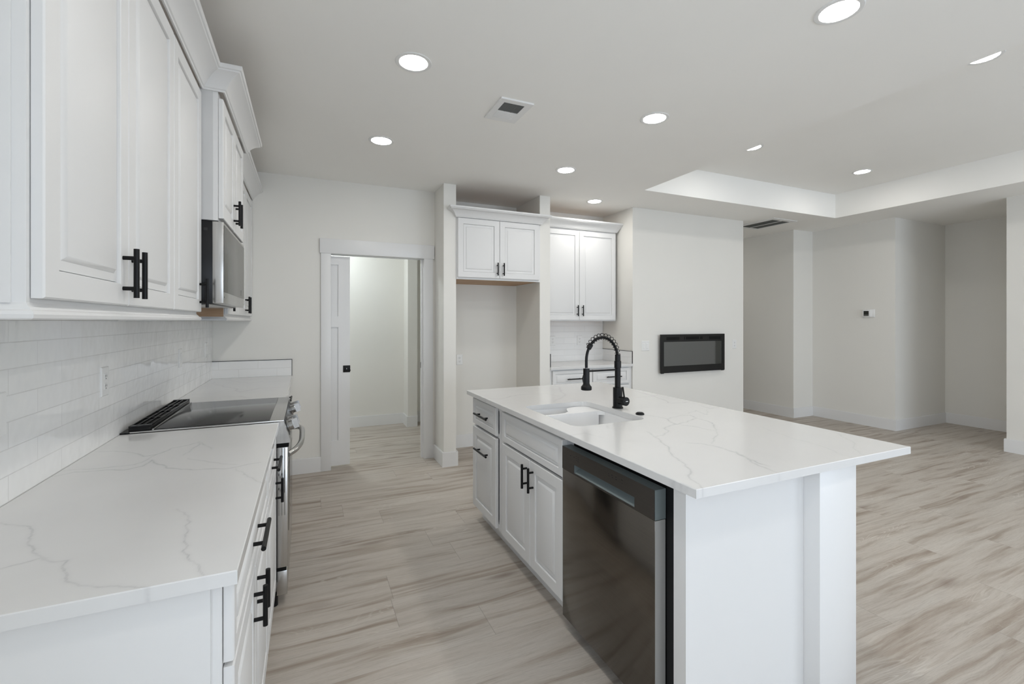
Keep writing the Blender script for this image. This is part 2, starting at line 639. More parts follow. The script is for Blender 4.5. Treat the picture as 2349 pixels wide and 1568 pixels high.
structure(MB().box(XP1, Y_N, 0, XC, 5.02, H).build('wall_niche', 'wall'))
structure(MB().box(XC, Y_F, 0, X_FR, 7.3, H).build('wall_fireplace', 'wall'))
structure(MB().box(X_FR, 7.2, 0, 6.47, 7.3, H).build('wall_hall_end', 'wall'))
rb = MB()
rb.box(6.4718, 4.4176, 0, 8.4, 7.3, H)
rb.box(6.9019, 3.361, 0, 8.4, 4.4176, H)
structure(rb.build('wall_right_far', 'wall'))
structure(MB().box(8.12, 2.335, 0, 8.4, 3.361, H).build('wall_alcove', 'wall'))
structure(MB().box(6.9019, -3.3, 0, 8.4, 2.3352, H).build('wall_right', 'wall'))
# rear wall with two window openings
rw = MB()
(a0, a1, az0, az1), (b0, b1, bz0, bz1) = WIN
for (x0, x1, z0, z1) in ((-0.9, a0, 0, H), (a0, a1, 0, az0), (a0, a1, az1, H), (a1, b0, 0, H), (b0, b1, 0, bz0), (b0, b1, bz1, H), (b1, 6.9, 0, H)):
    rw.box(x0, -3.3, z0, x1, Y_REAR, z1)
structure(rw.build('wall_rear', 'wall'))
for i, (x0, x1, z0, z1) in enumerate(WIN):
    f = MB()
    t = 0.06
    for (p, q, r, s) in ((x0, x1, z0, z0 + t), (x0, x1, z1 - t, z1), (x0, x0 + t, z0, z1), (x1 - t, x1, z0, z1),
                         ((x0 + x1) / 2 - t / 2, (x0 + x1) / 2 + t / 2, z0, z1)):
        f.box(p, -3.24, r, q, -3.18, s)
    wo = structure(f.build('window_%d' % (i + 1), 'trim'))
    MB().box(x0 + t, -3.213, z0 + t, x1 - t, -3.207, z1 - t).build('pane', 'glass', wo)
f = MB()
for (p, q, r, s) in ((l0, l1, lz0, lz0 + 0.06), (l0, l1, lz1 - 0.06, lz1), (l0, l0 + 0.06, lz0, lz1), (l1 - 0.06, l1, lz0, lz1), ((l0 + l1) / 2 - 0.03, (l0 + l1) / 2 + 0.03, lz0, lz1)):
    f.box(-0.87, p, r, -0.82, q, s)
wo = structure(f.build('window_3', 'trim'))  # unseen window added for side light on the island fronts
MB().box(-0.848, l0 + 0.06, lz0 + 0.06, -0.842, l1 - 0.06, lz1 - 0.06).build('pane', 'glass', wo)
# pantry room behind the door
pw = MB()
pw.box(-1.7, 6.41, 0, 2.5, 6.5, H)
pw.box(-1.7, 4.78, 0, -1.6, 6.41, H)
pw.box(2.4, 5.02, 0, 2.5, 6.41, H)
pw.box(-1.7, 4.66, 0, -0.9, 4.78, H)
pw.box(1.225, 6.14, 0, 1.352, 6.41, H)
structure(pw.build('wall_pantry', 'wall'))

# baseboards
BH, BT = 0.141, 0.016


def base(name, runs):
    m = MB()
    for (x0, y0, x1, y1) in runs:
        m.box(x0, y0, 0, x1, y1, BH - 0.006)
        # eased top edge
        dx, dy = abs(x1 - x0), abs(y1 - y0)
        if dx < dy:
            m.box(x0 + 0.003, y0, BH - 0.006, x1 - 0.003, y1, BH)
        else:
            m.box(x0, y0 + 0.003, BH - 0.006, x1, y1 - 0.003, BH)
    return structure(m.build(name, 'trim'))


base('baseboard_back', [(-0.14, Y_B - BT, 0.1163, Y_B), (1.1843, Y_B - BT, XP0 - BT, Y_B)])
base('baseboard_stub_left', [(XP0 - BT, Y_F - BT, XP0, Y_B - BT), (XP0, Y_F - BT, XP1, Y_F), (XP1, Y_F - BT, XP1 + BT, Y_N - BT)])
base('baseboard_niche', [(XP1, Y_N - BT, XS0 - BT, Y_N)])
base('baseboard_stub_right', [(XS0 - BT, Y_F, XS0, Y_N), (XS0 - BT, Y_F - BT, XS1, Y_F)])
base('baseboard_fireplace', [(XC, Y_F - BT, X_FR + BT, Y_F), (X_FR, Y_F, X_FR + BT, 7.2)])
base('baseboard_hall', [(6.4718 - BT, 4.4176, 6.4718, 7.2), (6.4718 - BT, 4.4176 - BT, 6.9019 - BT, 4.4176)])
base('baseboard_right_far', [(6.9019 - BT, 3.361 - BT, 6.9019, 4.4176 - BT), (6.9019, 3.361 - BT, 8.12 - BT, 3.361)])
base('baseboard_alcove', [(8.12 - BT, 2.335, 8.12, 3.361)])
base('baseboard_right', [(6.9019 - BT, -3.1, 6.9019, 2.3352), (6.9019 - BT, 2.3352, 8.10, 2.3352 + BT)])
base('baseboard_pantry', [(-1.6, 6.41 - BT, 1.225 - BT, 6.41), (1.225 - BT, 6.14, 1.225, 6.41), (1.225 - BT, 6.14 - BT, 1.352, 6.14), (1.352, 6.41 - BT, 2.4, 6.41)])

# pantry door: casing, jamb and a sliding slab half out of its pocket
door = bpy.data.objects.new('door_1', None)
COL.objects.link(door)
door.location = (0.65, Y_B, 0)
door['kind'] = 'structure'
cs = MB()
cs.box(0.1163, Y_B - 0.018, 0, 0.2053, Y_B, 2.05, 0.002)
cs.box(1.0912, Y_B - 0.018, 0, 1.1843, Y_B, 2.05, 0.002)
cs.box(0.1072, Y_B - 0.026, 2.048, 1.1966, Y_B, 2.186, 0.002)
cs.build('casing', 'trim', door)
jb = MB()
jb.box(DX0, Y_B, 0, 0.2053, 4.69, 2.05).box(DX0, 4.748, 0, 0.2053, 4.78, 2.05)
jb.box(1.0912, Y_B, 0, DX1, 4.78, 2.05)
jb.box(DX0, Y_B, 2.048, DX1, 4.69, DZ).box(DX0, 4.748, 2.048, DX1, 4.78, DZ)
jb.box(1.075, 4.70, 0, 1.0912, 4.738, 2.05)
jb.build('jamb', 'trim', door)
sx0, sx1, sy0, sy1 = -0.42, 0.378, 4.70, 4.735
sl = MB()
px0, px1 = sx0 + 0.105, 0.273
for (x0, x1, z0, z1) in ((sx0, px0, 0.025, 2.03), (px1, sx1, 0.025, 2.03), (px0, px1, 0.025, 0.261), (px0, px1, 1.351, 1.456), (px0, px1, 1.95, 2.03)):
    sl.box(x0, sy0, z0, x1, sy1, z1)
sl.box(px0, sy0 + 0.011, 0.2, px1, sy1 - 0.011, 2.0)
slab = sl.build('door_slab', 'trim', door)
lt = MB().box(0.316, sy0 - 0.004, 0.915, 0.379, sy0 + 0.001, 0.981, 0.001).box(0.3775, sy0, 0.918, 0.382, sy1 - 0.003, 0.978)
lt.box(0.379, sy0 + 0.008, 0.927, 0.386, sy0 + 0.02, 0.937)
lt.build('latch', 'black', slab)
MB().box(0.3455, sy0 - 0.0065, 0.940, 0.3505, sy0 - 0.003, 0.956, 0.001).build('latch_thumb_turn', 'chrome', slab)
MB().box(1.0728, 4.712, 0.925, 1.0755, 4.722, 0.985).build('strike_plate', 'black', door)


# ---------------------------------------------------------------- joinery builders
DOOR_RINGS = [(0.0545, 0.0), (0.0558, -0.0010), (0.0574, -0.0070), (0.0576, -0.0125), (0.0596, -0.0125), (0.0600, -0.0078), (0.0800, -0.0076), (0.0895, 0.0), (0.0910, 0.0004)]
DRAW_RINGS = [(0.0335, 0.0), (0.0347, -0.0010), (0.0362, -0.0070), (0.0364, -0.0125), (0.0382, -0.0125), (0.0386, -0.0078), (0.0500, -0.0076), (0.0590, 0.0), (0.0605, 0.0004)]
TD = 0.0195                      # door thickness


class Front:
    """frame of reference of a cabinet front: u along the run, w outward"""

    def __init__(self, axis, plane, sign):
        self.axis, self.plane, self.sign = axis, plane, sign
        if axis == 'x':          # front plane x = plane, run along y
            self.U, self.W = Vector((0, 1, 0)), Vector((sign, 0, 0))
        else:
            self.U, self.W = Vector((1, 0, 0)), Vector((0, sign, 0))

    def pt(self, u, z, w=0.0):
        base_ = Vector((self.plane, 0, 0)) if self.axis == 'x' else Vector((0, self.plane, 0))
        return base_ + self.U * u + Vector((0, 0, z)) + self.W * w

    def door(self, name, u0, u1, z0, z1, parent, rings=DOOR_RINGS, mat='cab'):
        m = MB()
        m.panel(self.pt(u0, z0), self.U, (0, 0, 1), self.W, u1 - u0, z1 - z0, TD, rings)
        return m.build(name, mat, parent)

    def handle(self, u, z, length, vertical, parent, r=0.0066, so=0.029):
        m = MB()
        h = length / 2
        k = h * 0.62
        if vertical:
            m.cyl(self.pt(u, z - h, so), self.pt(u, z + h, so), r)
            for s in (-k, k):
                m.cyl(self.pt(u, z + s, -0.001), self.pt(u, z + s, so), r * 0.82, 12)
        else:
            m.cyl(self.pt(u - h, z, so), self.pt(u + h, z, so), r)
            for s in (-k, k):
                m.cyl(self.pt(u + s, z, -0.001), self.pt(u + s, z, so), r * 0.82, 12)
        return m.build('handle', 'black', parent)


CROWN = [(0.0, 0.0), (0.006, 0.0), (0.008, 0.007), (0.013, 0.010), (0.017, 0.018), (0.024, 0.031), (0.035, 0.045),
         (0.049, 0.058), (0.064, 0.068), (0.075, 0.073), (0.077, 0.079), (0.083, 0.081), (0.086, 0.086), (0.086, 0.100), (0.0, 0.100)]
RAIL = [(-0.006, 0.032), (0.0, 0.032), (0.003, 0.027), (0.008, 0.022), (0.009, 0.019), (0.0145, 0.016), (0.0175, 0.010), (0.016, 0.003), (0.012, 0.0), (-0.006, 0.0)]

# ---------------------------------------------------------------- left run: wall cabinets
UF = -0.446                      # door fronts
UX = UF - TD - 0.0015            # face-frame fronts
ZU0, ZU1 = 1.442, 2.49
FU = Front('x', UF, 1)


def upper_body(root, y0, y1, x_front, z0, z1, near_panel=None, x_back=XW + 0.001):
    m = MB()
    m.box(x_back, y0, z0, x_front - 0.019, y1, z1)
    m.build('carcass', 'cab', root)
    m = MB()
    st = 0.038
    for (a, b, c_, d) in ((y0, y0 + st, z0, z1), (y1 - st, y1, z0, z1), (y0 + st, y1 - st, z0, z0 + st), (y0 + st, y1 - st, z1 - st, z1)):
        m.box(x_front - 0.019, a, c_, x_front, b, d)
    m.build('face_frame', 'cab', root)
    MB().box(x_back + 0.005, y0 + 0.008, z1 - 0.012, x_front - 0.025, y1 - 0.008, z1 + 0.001).build('top_panel', 'rawwood', root)


cabs = []
Y1, Y2, Y3, Y4, Y5, Y6 = 1.122, 2.043, 2.523, 3.287, 3.745, 4.659
GU = 'wall cabinets of the range run'
r = thing('wall_cabinet', ((UX + XW) / 2, (Y1 + Y2) / 2, ZU0), 'nearest white two-door wall cabinet at the left frame edge with a pair of black handles', 'cabinet', GU)
upper_body(r, Y1, Y2, UX, ZU0, ZU1)
MB().box(XW + 0.004, Y1 - 0.004, ZU0, UX - 0.02, Y1, ZU1).build('end_panel', 'cab', r)
for (a, b, hu) in ((1.133, 1.571, 1.530), (1.575, 2.040, 1.598)):
    d = FU.door('door', a, b, 1.451, 2.466, r)
    FU.handle(hu, 1.536, 0.131, True, d)
MB().sweep([(XT + 0.002, Y1), (UX, Y1), (UX, Y2 - 0.0005)], RAIL, 1.411, 1).build('light_rail', 'cab', r)

r = thing('wall_cabinet', ((UX + XW) / 2, (Y2 + Y3) / 2, ZU0), 'single-door white wall cabinet left of the microwave, handle at its far edge', 'cabinet', GU)
upper_body(r, Y2, Y3, UX, ZU0, ZU1)
d = FU.door('door', 2.047, 2.517, 1.451, 2.466, r)
FU.handle(2.478, 1.536, 0.131, True, d)
MB().sweep([(UX, Y2 + 0.0005), (UX, Y3), (XT + 0.002, Y3)], RAIL, 1.411, 1).build('light_rail', 'cab', r)

FM = Front('x', -0.362, 1)
MX = -0.362 - TD - 0.0015
r = thing('wall_cabinet', ((MX + XW) / 2, (Y3 + Y4) / 2, 1.881), 'short deeper white wall cabinet directly above the microwave', 'cabinet', GU)
upper_body(r, Y3 + 0.002, Y4 - 0.002, MX, 1.881, ZU1)
MB().box(UX + 0.012, Y3 - 0.0005, 1.881, MX - 0.019, Y3 + 0.003, ZU1).build('side_panel', 'primer', r)['label'] = 'grey unpainted filler side'
for (a, b, hu) in ((2.535, 2.902, 2.865), (2.907, 3.276, 2.945)):
    d = FM.door('door', a, b, 1.894, 2.458, r)
    FM.handle(hu, 1.990, 0.131, True, d)

r = thing('wall_cabinet', ((UX + XW) / 2, (Y4 + Y5) / 2, ZU0), 'single-door white wall cabinet just beyond the microwave', 'cabinet', GU)
upper_body(r, Y4, Y5, UX, ZU0, ZU1)
MB().box(XW + 0.004, Y4 - 0.001, ZU0 - 0.03, UX - 0.002, Y4 + 0.003, 1.50).build('side_panel', 'rawwood', r)['label'] = 'bare wood side panel under the microwave'
d = FU.door('door', 3.296, 3.741, 1.451, 2.466, r)
FU.handle(3.332, 1.536, 0.131, True, d)
MB().sweep([(XT + 0.05, Y4 + 0.004), (UX, Y4 + 0.004), (UX, Y5 - 0.0005)], RAIL, 1.411, 1).build('light_rail', 'cab', r)

r = thing('wall_cabinet', ((UX + XW) / 2, (Y5 + Y6) / 2, ZU0), 'farthest two-door white wall cabinet of the left run, against the pantry-door wall', 'cabinet', GU)
upper_body(r, Y5, Y6, UX, ZU0, ZU1)
for (a, b, hu) in ((3.749, 4.198, 4.150), (4.202, 4.648, 4.245)):
    d = FU.door('door', a, b, 1.451, 2.466, r)
    FU.handle(hu, 1.536, 0.131, True, d)
MB().sweep([(UX, Y5 + 0.0005), (UX, Y6)], RAIL, 1.411, 1).build('light_rail', 'cab', r)

# crown moulding: one mitred run that steps forward over the microwave
GC = 'crown mouldings on the wall cabinets'
CZ = 2.483
tag(MB().sweep([(XW + 0.002, Y1), (UF, Y1), (UF, Y3), (-0.360, Y3), (-0.360, 3.375), (UF, 3.375), (UF, Y6)], CROWN, CZ, 1).build('crown_moulding', 'cab'),
    'long white crown moulding over the left wall cabinets, stepping forward above the microwave', 'moulding', GC)

# ---------------------------------------------------------------- microwave
my0, my1, mz0, mz1 = 2.530, 3.284, 1.489, 1.879
r = thing('microwave', (-0.55, 2.907, mz0), 'stainless over-the-range microwave hanging under the short cabinet', 'microwave')
MB().box(XT + 0.002, my0, mz0, -0.405, my1, mz1, 0.003).build('body', 'blackplastic', r)
MB().box(-0.405, my0 - 0.001, mz0 + 0.004, -0.361, my1 + 0.001, mz1 - 0.002, 0.002).build('front_frame', 'steel', r)
dg = MB().box(-0.3615, my0 + 0.010, mz0 + 0.058, -0.3585, my1 - 0.006, mz1 - 0.016, 0.001).build('door_glass', 'mwglass', r)
mk = MB()
for (y, z) in ((3.13, 1.560), (3.13, 1.566), (3.13, 1.575), (3.13, 1.581), (3.13, 1.587)):
    mk.box(-0.3586, y, z, -0.3582, y + 0.018, z + 0.003)
mk.build('control_marks', 'mark', dg)
MB().box(XT + 0.06, my0 + 0.03, mz0 - 0.004, -0.42, my1 - 0.03, mz0).build('grease_filter', 'steel', r)
MB().box(-0.47, my0 - 0.0015, 1.835, -0.455, my0 + 0.001, 1.842).box(-0.44, my0 - 0.0015, 1.832, -0.425, my0 + 0.001, 1.845).build('side_clip', 'slot', r)
MB().cyl((-0.3606, my0 + 0.022, mz0 + 0.035), (-0.3585, my0 + 0.022, mz0 + 0.035), 0.005).build('badge', 'chrome', r)

# ---------------------------------------------------------------- left run: base cabinets
BF = -0.138
BX = BF - TD - 0.0015
FB = Front('x', BF, 1)


def base_body(root, y0, y1, xb, xf, toe_x, z1=0.8845):
    lo, hi = min(xb, xf), max(xb, xf)
    s = 1 if xf > xb else -1
    MB().box(xb, y0, 0.1, xf - s * 0.019, y1, z1).build('carcass', 'cab', root)
    m = MB()
    st = 0.038
    for (a, b, c_, d) in ((y0, y0 + st, 0.1, z1), (y1 - st, y1, 0.1, z1), (y0 + st, y1 - st, 0.1, 0.1 + st), (y0 + st, y1 - st, z1 - st, z1), (y0 + st, y1 - st, 0.676, 0.70)):
        m.box(xf - s * 0.019, a, c_, xf, b, d)
    m.build('face_frame', 'cab', root)
    MB().box(xb, y0 + 0.001, 0, toe_x, y1 - 0.001, 0.1).build('toe_kick', 'cab', root)


GB = 'base cabinets of the range run'
r = thing('base_cabinet', (-0.45, 1.545, 0), 'nearest white base cabinet at the lower left, under the front end of the counter', 'cabinet', GB)
base_body(r, 1.094, 2.0, XT, BX, -0.235)
MB().box(XT, 1.088, 0, -0.178, 1.0945, 0.8845).build('end_panel', 'cab', r)
d = FB.door('drawer', 1.102, 1.994, 0.706, 0.871, r, DRAW_RINGS)
FB.handle(1.526, 0.785, 0.205, False, d)
for (a, b, hu) in ((1.102, 1.526, 1.483), (1.531, 1.994, 1.577)):
    d = FB.door('door', a, b, 0.115, 0.696, r)
    FB.handle(hu, 0.597, 0.115, True, d)
r = thing('base_cabinet', (-0.45, 2.26, 0), 'narrow white base cabinet between the nearest one and the range', 'cabinet', GB)
base_body(r, 2.0, 2.519, XT, BX, -0.235)
d = FB.door('drawer', 2.006, 2.512, 0.706, 0.871, r, DRAW_RINGS)
FB.handle(2.255, 0.785, 0.205, False, d)
d = FB.door('door', 2.006, 2.512, 0.115, 0.696, r)
FB.handle(2.462, 0.597, 0.115, True, d)
r = thing('base_cabinet', (-0.45, 3.745, 0), 'white base cabinet just past the range, only its black drawer handle showing', 'cabinet', GB)
base_body(r, 3.291, 4.2, XT, BX, -0.235)
d = FB.door('drawer', 3.298, 4.195, 0.706, 0.871, r, DRAW_RINGS)
FB.handle(3.76, 0.836, 0.205, False, d)
for (a, b, hu) in ((3.298, 3.743, 3.70), (3.748, 4.195, 3.79)):
    d = FB.door('door', a, b, 0.115, 0.696, r)
    FB.handle(hu, 0.597, 0.115, True, d)
r = thing('base_cabinet', (-0.45, 4.43, 0), 'white corner base cabinet against the pantry-door wall, behind the range', 'cabinet', GB)
base_body(r, 4.2, 4.6435, XT, BX, -0.235)
FB.door('drawer', 4.206, 4.638, 0.706, 0.871, r, DRAW_RINGS)
FB.door('door', 4.206, 4.638, 0.115, 0.696, r)

# ---------------------------------------------------------------- quartz slabs
VEINS_ISLAND = [
 (0.006, 0.8, [(1.395, 1.631), (1.361, 1.548), (1.342, 1.486), (1.251, 1.332), (1.208, 1.232), (1.163, 1.146), (1.123, 1.116), (1.095, 1.061), (1.072, 1.009)]),
 (0.005, 0.9, [(1.354, 1.541), (1.421, 1.553), (1.497, 1.608), (1.51, 1.65), (1.616, 1.69), (1.706, 1.703), (1.822, 1.751), (1.843, 1.817), (1.795, 1.838), (1.662, 1.793), (1.616, 1.69)]),
 (0.006, 0.8, [(1.635, 1.99), (1.651, 1.878), (1.671, 1.818), (1.62, 1.688), (1.657, 1.633), (1.67, 1.566), (1.687, 1.511)]),
 (0.006, 0.8, [(1.822, 1.751), (1.816, 1.681), (1.777, 1.605), (1.687, 1.511)]),
 (0.007, 0.8, [(1.417, 1.414), (1.462, 1.376), (1.476, 1.333), (1.483, 1.286), (1.478, 1.231), (1.446, 1.154), (1.418, 1.096), (1.413, 1.047), (1.409, 1.012)]),
 (0.004, 0.6, [(1.494, 1.361), (1.591, 1.434), (1.685, 1.512)]),
 (0.007, 0.8, [(1.49, 1.241), (1.453, 1.136), (1.44, 1.1), (1.442, 1.072)]),
 (0.004, 0.35, [(1.944, 1.48), (1.912, 1.411), (1.895, 1.33), (1.878, 1.236), (1.864, 1.16), (1.823, 1.077), (1.811, 1.012)]),
 (0.004, 0.35, [(2.22, 1.407), (2.18, 1.326), (2.094, 1.21), (1.985, 1.105), (1.903, 1.041), (1.879, 1.012)]),
 (0.008, 0.5, [(1.025, 2.783), (1.114, 2.696), (1.245, 2.781), (1.378, 2.798), (1.5, 2.77), (1.525, 2.631)]),
 (0.012, 0.4, [(1.774, 3.166), (1.674, 2.888), (1.516, 2.587), (1.382, 2.466)]),
 (0.008, 0.5, [(1.953, 2.391), (2.076, 2.385), (2.242, 2.465)]),
 (0.007, 0.6, [(2.166, 2.728), (2.1, 2.424), (1.998, 2.149), (2.085, 2.11), (2.219, 2.135)]),
 (0.007, 0.6, [(2.114, 2.016), (2.09, 1.914), (2.216, 1.932), (2.337, 1.956)]),
 (0.006, 0.5, [(2.057, 1.905), (1.93, 1.794), (1.975, 1.906), (1.86, 1.857)]),
 (0.012, 0.25, [(1.035, 1.718), (1.123, 1.722), (1.145, 1.627)]),
 (0.005, 0.5, [(1.036, 1.139), (1.046, 1.101), (1.049, 1.057), (1.05, 1.006)]),
]
VEINS_LEFT = [
 (0.004, 0.94, [(-0.737, 2.237), (-0.662, 2.208), (-0.593, 2.15), (-0.548, 2.085), (-0.509, 2.103), (-0.482, 2.178), (-0.431, 2.205), (-0.401, 2.244)]),
 (0.004, 0.81, [(-0.738, 1.992), (-0.673, 1.981), (-0.611, 1.98), (-0.546, 1.979), (-0.523, 2.028), (-0.509, 2.103)]),
 (0.005, 1.00, [(-0.737, 1.937), (-0.696, 1.964), (-0.634, 1.949), (-0.552, 1.923), (-0.515, 1.947), (-0.508, 2.022), (-0.466, 1.944), (-0.431, 1.887), (-0.335, 1.826), (-0.245, 1.798), (-0.192, 1.821), (-0.15, 1.831)]),
 (0.006, 0.54, [(-0.419, 2.045), (-0.409, 2.121), (-0.407, 2.247), (-0.337, 2.088)]),
 (0.003, 0.61, [(-0.394, 1.991), (-0.302, 1.899), (-0.222, 1.834)]),
 (0.004, 0.68, [(-0.222, 1.797), (-0.191, 1.73), (-0.157, 1.657), (-0.126, 1.596)]),
 (0.003, 0.81, [(-0.692, 1.547), (-0.649, 1.513), (-0.614, 1.488), (-0.589, 1.441), (-0.577, 1.401), (-0.545, 1.339), (-0.514, 1.289), (-0.497, 1.274)]),
 (0.003, 0.81, [(-0.562, 1.256), (-0.537, 1.265), (-0.521, 1.271), (-0.509, 1.279)]),
 (0.003, 0.81, [(-0.509, 1.279), (-0.48, 1.249), (-0.453, 1.244), (-0.442, 1.196), (-0.422, 1.15), (-0.391, 1.116), (-0.351, 1.093), (-0.301, 1.073), (-0.27, 1.057)]),
 (0.003, 0.81, [(-0.314, 1.467), (-0.294, 1.436), (-0.264, 1.361), (-0.257, 1.301), (-0.246, 1.229), (-0.245, 1.19), (-0.223, 1.141), (-0.2, 1.107), (-0.184, 1.062)]),
]
VEINS_FAR = [
 (0.01, 0.5, [(-0.696, 4.427), (-0.578, 4.049), (-0.428, 3.703), (-0.321, 3.86), (-0.148, 3.856)]),
 (0.01, 0.4, [(-0.514, 3.502), (-0.405, 3.51), (-0.338, 3.369)]),
 (0.008, 0.3, [(-0.676, 4.603), (-0.443, 4.227), (-0.164, 4.28)]),
]
VEINS_NICHE = [(0.012, 0.35, [(2.5, 4.35), (2.7, 4.6), (2.9, 4.55), (3.1, 4.85)]), (0.01, 0.3, [(3.0, 4.3), (3.2, 4.5), (3.45, 4.45)])]


def roughen(pl, amp=0.11, levels=3):
    """fractal midpoint displacement so a vein wanders like the stone's"""
    pts = [np.array(p, float) for p in pl]
    for _ in range(levels):
        out = [pts[0]]
        for a, b in zip(pts[:-1], pts[1:]):
            dd = b - a
            nn = np.array([-dd[1], dd[0]])
            out += [(a + b) / 2 + nn * rng.uniform(-amp, amp), b]
        pts = out
    return np.array(pts)


def vein_fields(P2, veins):
    dmin = np.full(len(P2), 9.0)
    smin = np.zeros(len(P2))
    for (wd, st, pl) in veins:
        wd = max(wd, 0.0045)
        q = roughen(pl)
        L_ = len(q) - 1
        for i in range(L_):
            a, b = q[i], q[i + 1]
            ab = b - a
            t = np.clip(((P2 - a) @ ab) / max(1e-9, ab @ ab), 0, 1)
            fade = 0.55 + 0.45 * math.sin(PI * min(1, max(0, (i + 0.5) / L_)))
            d = np.linalg.norm(P2 - (a + t[:, None] * ab), axis=1) / (wd * 2.2)
            m = d < dmin
            dmin[m] = d[m]
            smin[m] = st * fade * 0.82
    return np.minimum(dmin, 1.0), smin


def slab_mesh(name, x0, y0, x1, y1, veins, hole=None, hr=0.05, step=0.008, ztop=Z_C, th=0.0278, ch=0.002):
    def lines(a, b, cuts):
        ks = sorted([a, b] + [k for k in cuts if a < k < b])
        res = []
        for p, q in zip(ks[:-1], ks[1:]):
            n = max(1, int(round((q - p) / step)))
            res += list(np.linspace(p, q, n, endpoint=False))
        return res + [b]
    hx = [hole[0], hole[2]] if hole else []
    hy = [hole[1], hole[3]] if hole else []
    xs, ys = lines(x0 + ch, x1 - ch, hx), lines(y0 + ch, y1 - ch, hy)
    nx, ny = len(xs), len(ys)
    vs = [(x, y, ztop) for y in ys for x in xs]
    fs = []
    for j in range(ny - 1):
        for i in range(nx - 1):
            if hole:
                cx, cy = (xs[i] + xs[i + 1]) / 2, (ys[j] + ys[j + 1]) / 2
                if hole[0] < cx < hole[2] and hole[1] < cy < hole[3]:
                    continue
            fs.append((j * nx + i, j * nx + i + 1, (j + 1) * nx + i + 1, (j + 1) * nx + i))

    def quad_strip(loop, za, zb, loop2=None):
        o = len(vs)
        loop2 = loop2 or loop
        n = len(loop)
        for p in loop:
            vs.append((p[0], p[1], za))
        for p in loop2:
            vs.append((p[0], p[1], zb))
        for i in range(n):
            i2 = (i + 1) % n
            fs.append((o + i, o + i2, o + n + i2, o + n + i))

    def dense(loop):
        out = []
        for a, b in zip(loop, loop[1:] + loop[:1]):
            n = max(1, int(math.dist(a, b) / step))
            out += [(a[0] + (b[0] - a[0]) * k / n, a[1] + (b[1] - a[1]) * k / n) for k in range(n)]
        return out
    outer = [(x0, y0), (x1, y0), (x1, y1), (x0, y1)]
    inner = [(x0 + ch, y0 + ch), (x1 - ch, y0 + ch), (x1 - ch, y1 - ch), (x0 + ch, y1 - ch)]
    def paired():
        A, B = [], []
        for k in range(4):
            a, b = outer[k], outer[(k + 1) % 4]
            c_, d_ = inner[k], inner[(k + 1) % 4]
            n = max(1, int(math.dist(a, b) / step))
            for t in range(n):
                f = t / n
                A.append((a[0] + (b[0] - a[0]) * f, a[1] + (b[1] - a[1]) * f))
                B.append((c_[0] + (d_[0] - c_[0]) * f, c_[1] + (d_[1] - c_[1]) * f))
        return A, B
    A, B = paired()
    quad_strip(B, ztop, ztop - ch, A)
    quad_strip(A, ztop - ch, ztop - th)
    if hole:
        arc = []
        for (cx, cy, a0) in ((hole[2] - hr, hole[1] + hr, -PI / 2), (hole[2] - hr, hole[3] - hr, 0), (hole[0] + hr, hole[3] - hr, PI / 2), (hole[0] + hr, hole[1] + hr, PI)):
            corner = (cx + math.copysign(hr, math.cos(a0 + PI / 4)), cy + math.copysign(hr, math.sin(a0 + PI / 4)))
            pts = [(cx + hr * math.cos(a0 + PI / 2 * k / 10), cy + hr * math.sin(a0 + PI / 2 * k / 10)) for k in range(11)]
            o = len(vs)
            vs.append((*corner, ztop))
            for p in pts:
                vs.append((*p, ztop))
            for k in range(10):
                fs.append((o, o + 1 + k, o + 2 + k))
            arc += pts
        quad_strip(arc, ztop, ztop - th)
        o = len(vs)                      # underside as four strips around the hole
        for (a, b, c_, d_) in ((x0, y0, x1, hole[1]), (x0, hole[3], x1, y1), (x0, hole[1], hole[0], hole[3]), (hole[2], hole[1], x1, hole[3])):
            o = len(vs)
            vs.extend([(a, b, ztop - th), (c_, b, ztop - th), (c_, d_, ztop - th), (a, d_, ztop - th)])
            fs.append((o, o + 3, o + 2, o + 1))
    else:
        o = len(vs)
        vs.extend([(p[0], p[1], ztop - th) for p in outer])
        fs.append((o, o + 3, o + 2, o + 1))
    me = bpy.data.meshes.new(name)
    me.from_pydata(vs, [], fs)
    bm = bmesh.new()
    bm.from_mesh(me)
    bmesh.ops.remove_doubles(bm, verts=bm.verts[:], dist=1e-6)
    bmesh.ops.recalc_face_normals(bm, faces=bm.faces[:])
    bm.to_mesh(me)
    bm.free()
    co = np.empty(len(me.vertices) * 3)
    me.vertices.foreach_get('co', co)
    P2 = co.reshape(-1, 3)[:, :2]
    dm, sm = vein_fields(P2, veins)
    a = me.attributes.new('vein_distance', 'FLOAT', 'POINT')
    a.data.foreach_set('value', dm.astype(np.float32))
    a = me.attributes.new('vein_strength', 'FLOAT', 'POINT')
    a.data.foreach_set('value', sm.astype(np.float32))
    me.materials.append(M['quartz'])
    o = bpy.data.objects.new(name, me)
    COL.objects.link(o)
    return o


SINK = (1.147, 1.838, 1.578, 2.412)
GQ = 'white quartz worktops'
tag(slab_mesh('countertop', 1.0463, 1.0093, 2.1798, 3.1349, VEINS_ISLAND, SINK, 0.055, step=0.006), 'large white veined quartz top of the kitchen island with a sink cut-out', 'countertop', GQ)
tag(slab_mesh('countertop', XT + 0.0005, 1.0568, -0.1269, 2.5215, VEINS_LEFT, step=0.004), 'white quartz counter in the lower left corner, in front of the range', 'countertop', GQ)
tag(slab_mesh('countertop', XT + 0.0005, 3.2885, -0.1269, 4.6515, VEINS_FAR, step=0.012), 'white quartz counter between the range and the pantry-door wall', 'countertop', GQ)
tag(slab_mesh('countertop', XS1 + 0.001, 4.297, XC - 0.007, 4.9015, VEINS_NICHE, step=0.012), 'white quartz counter of the coffee niche beneath the tall wall cabinet', 'countertop', GQ)

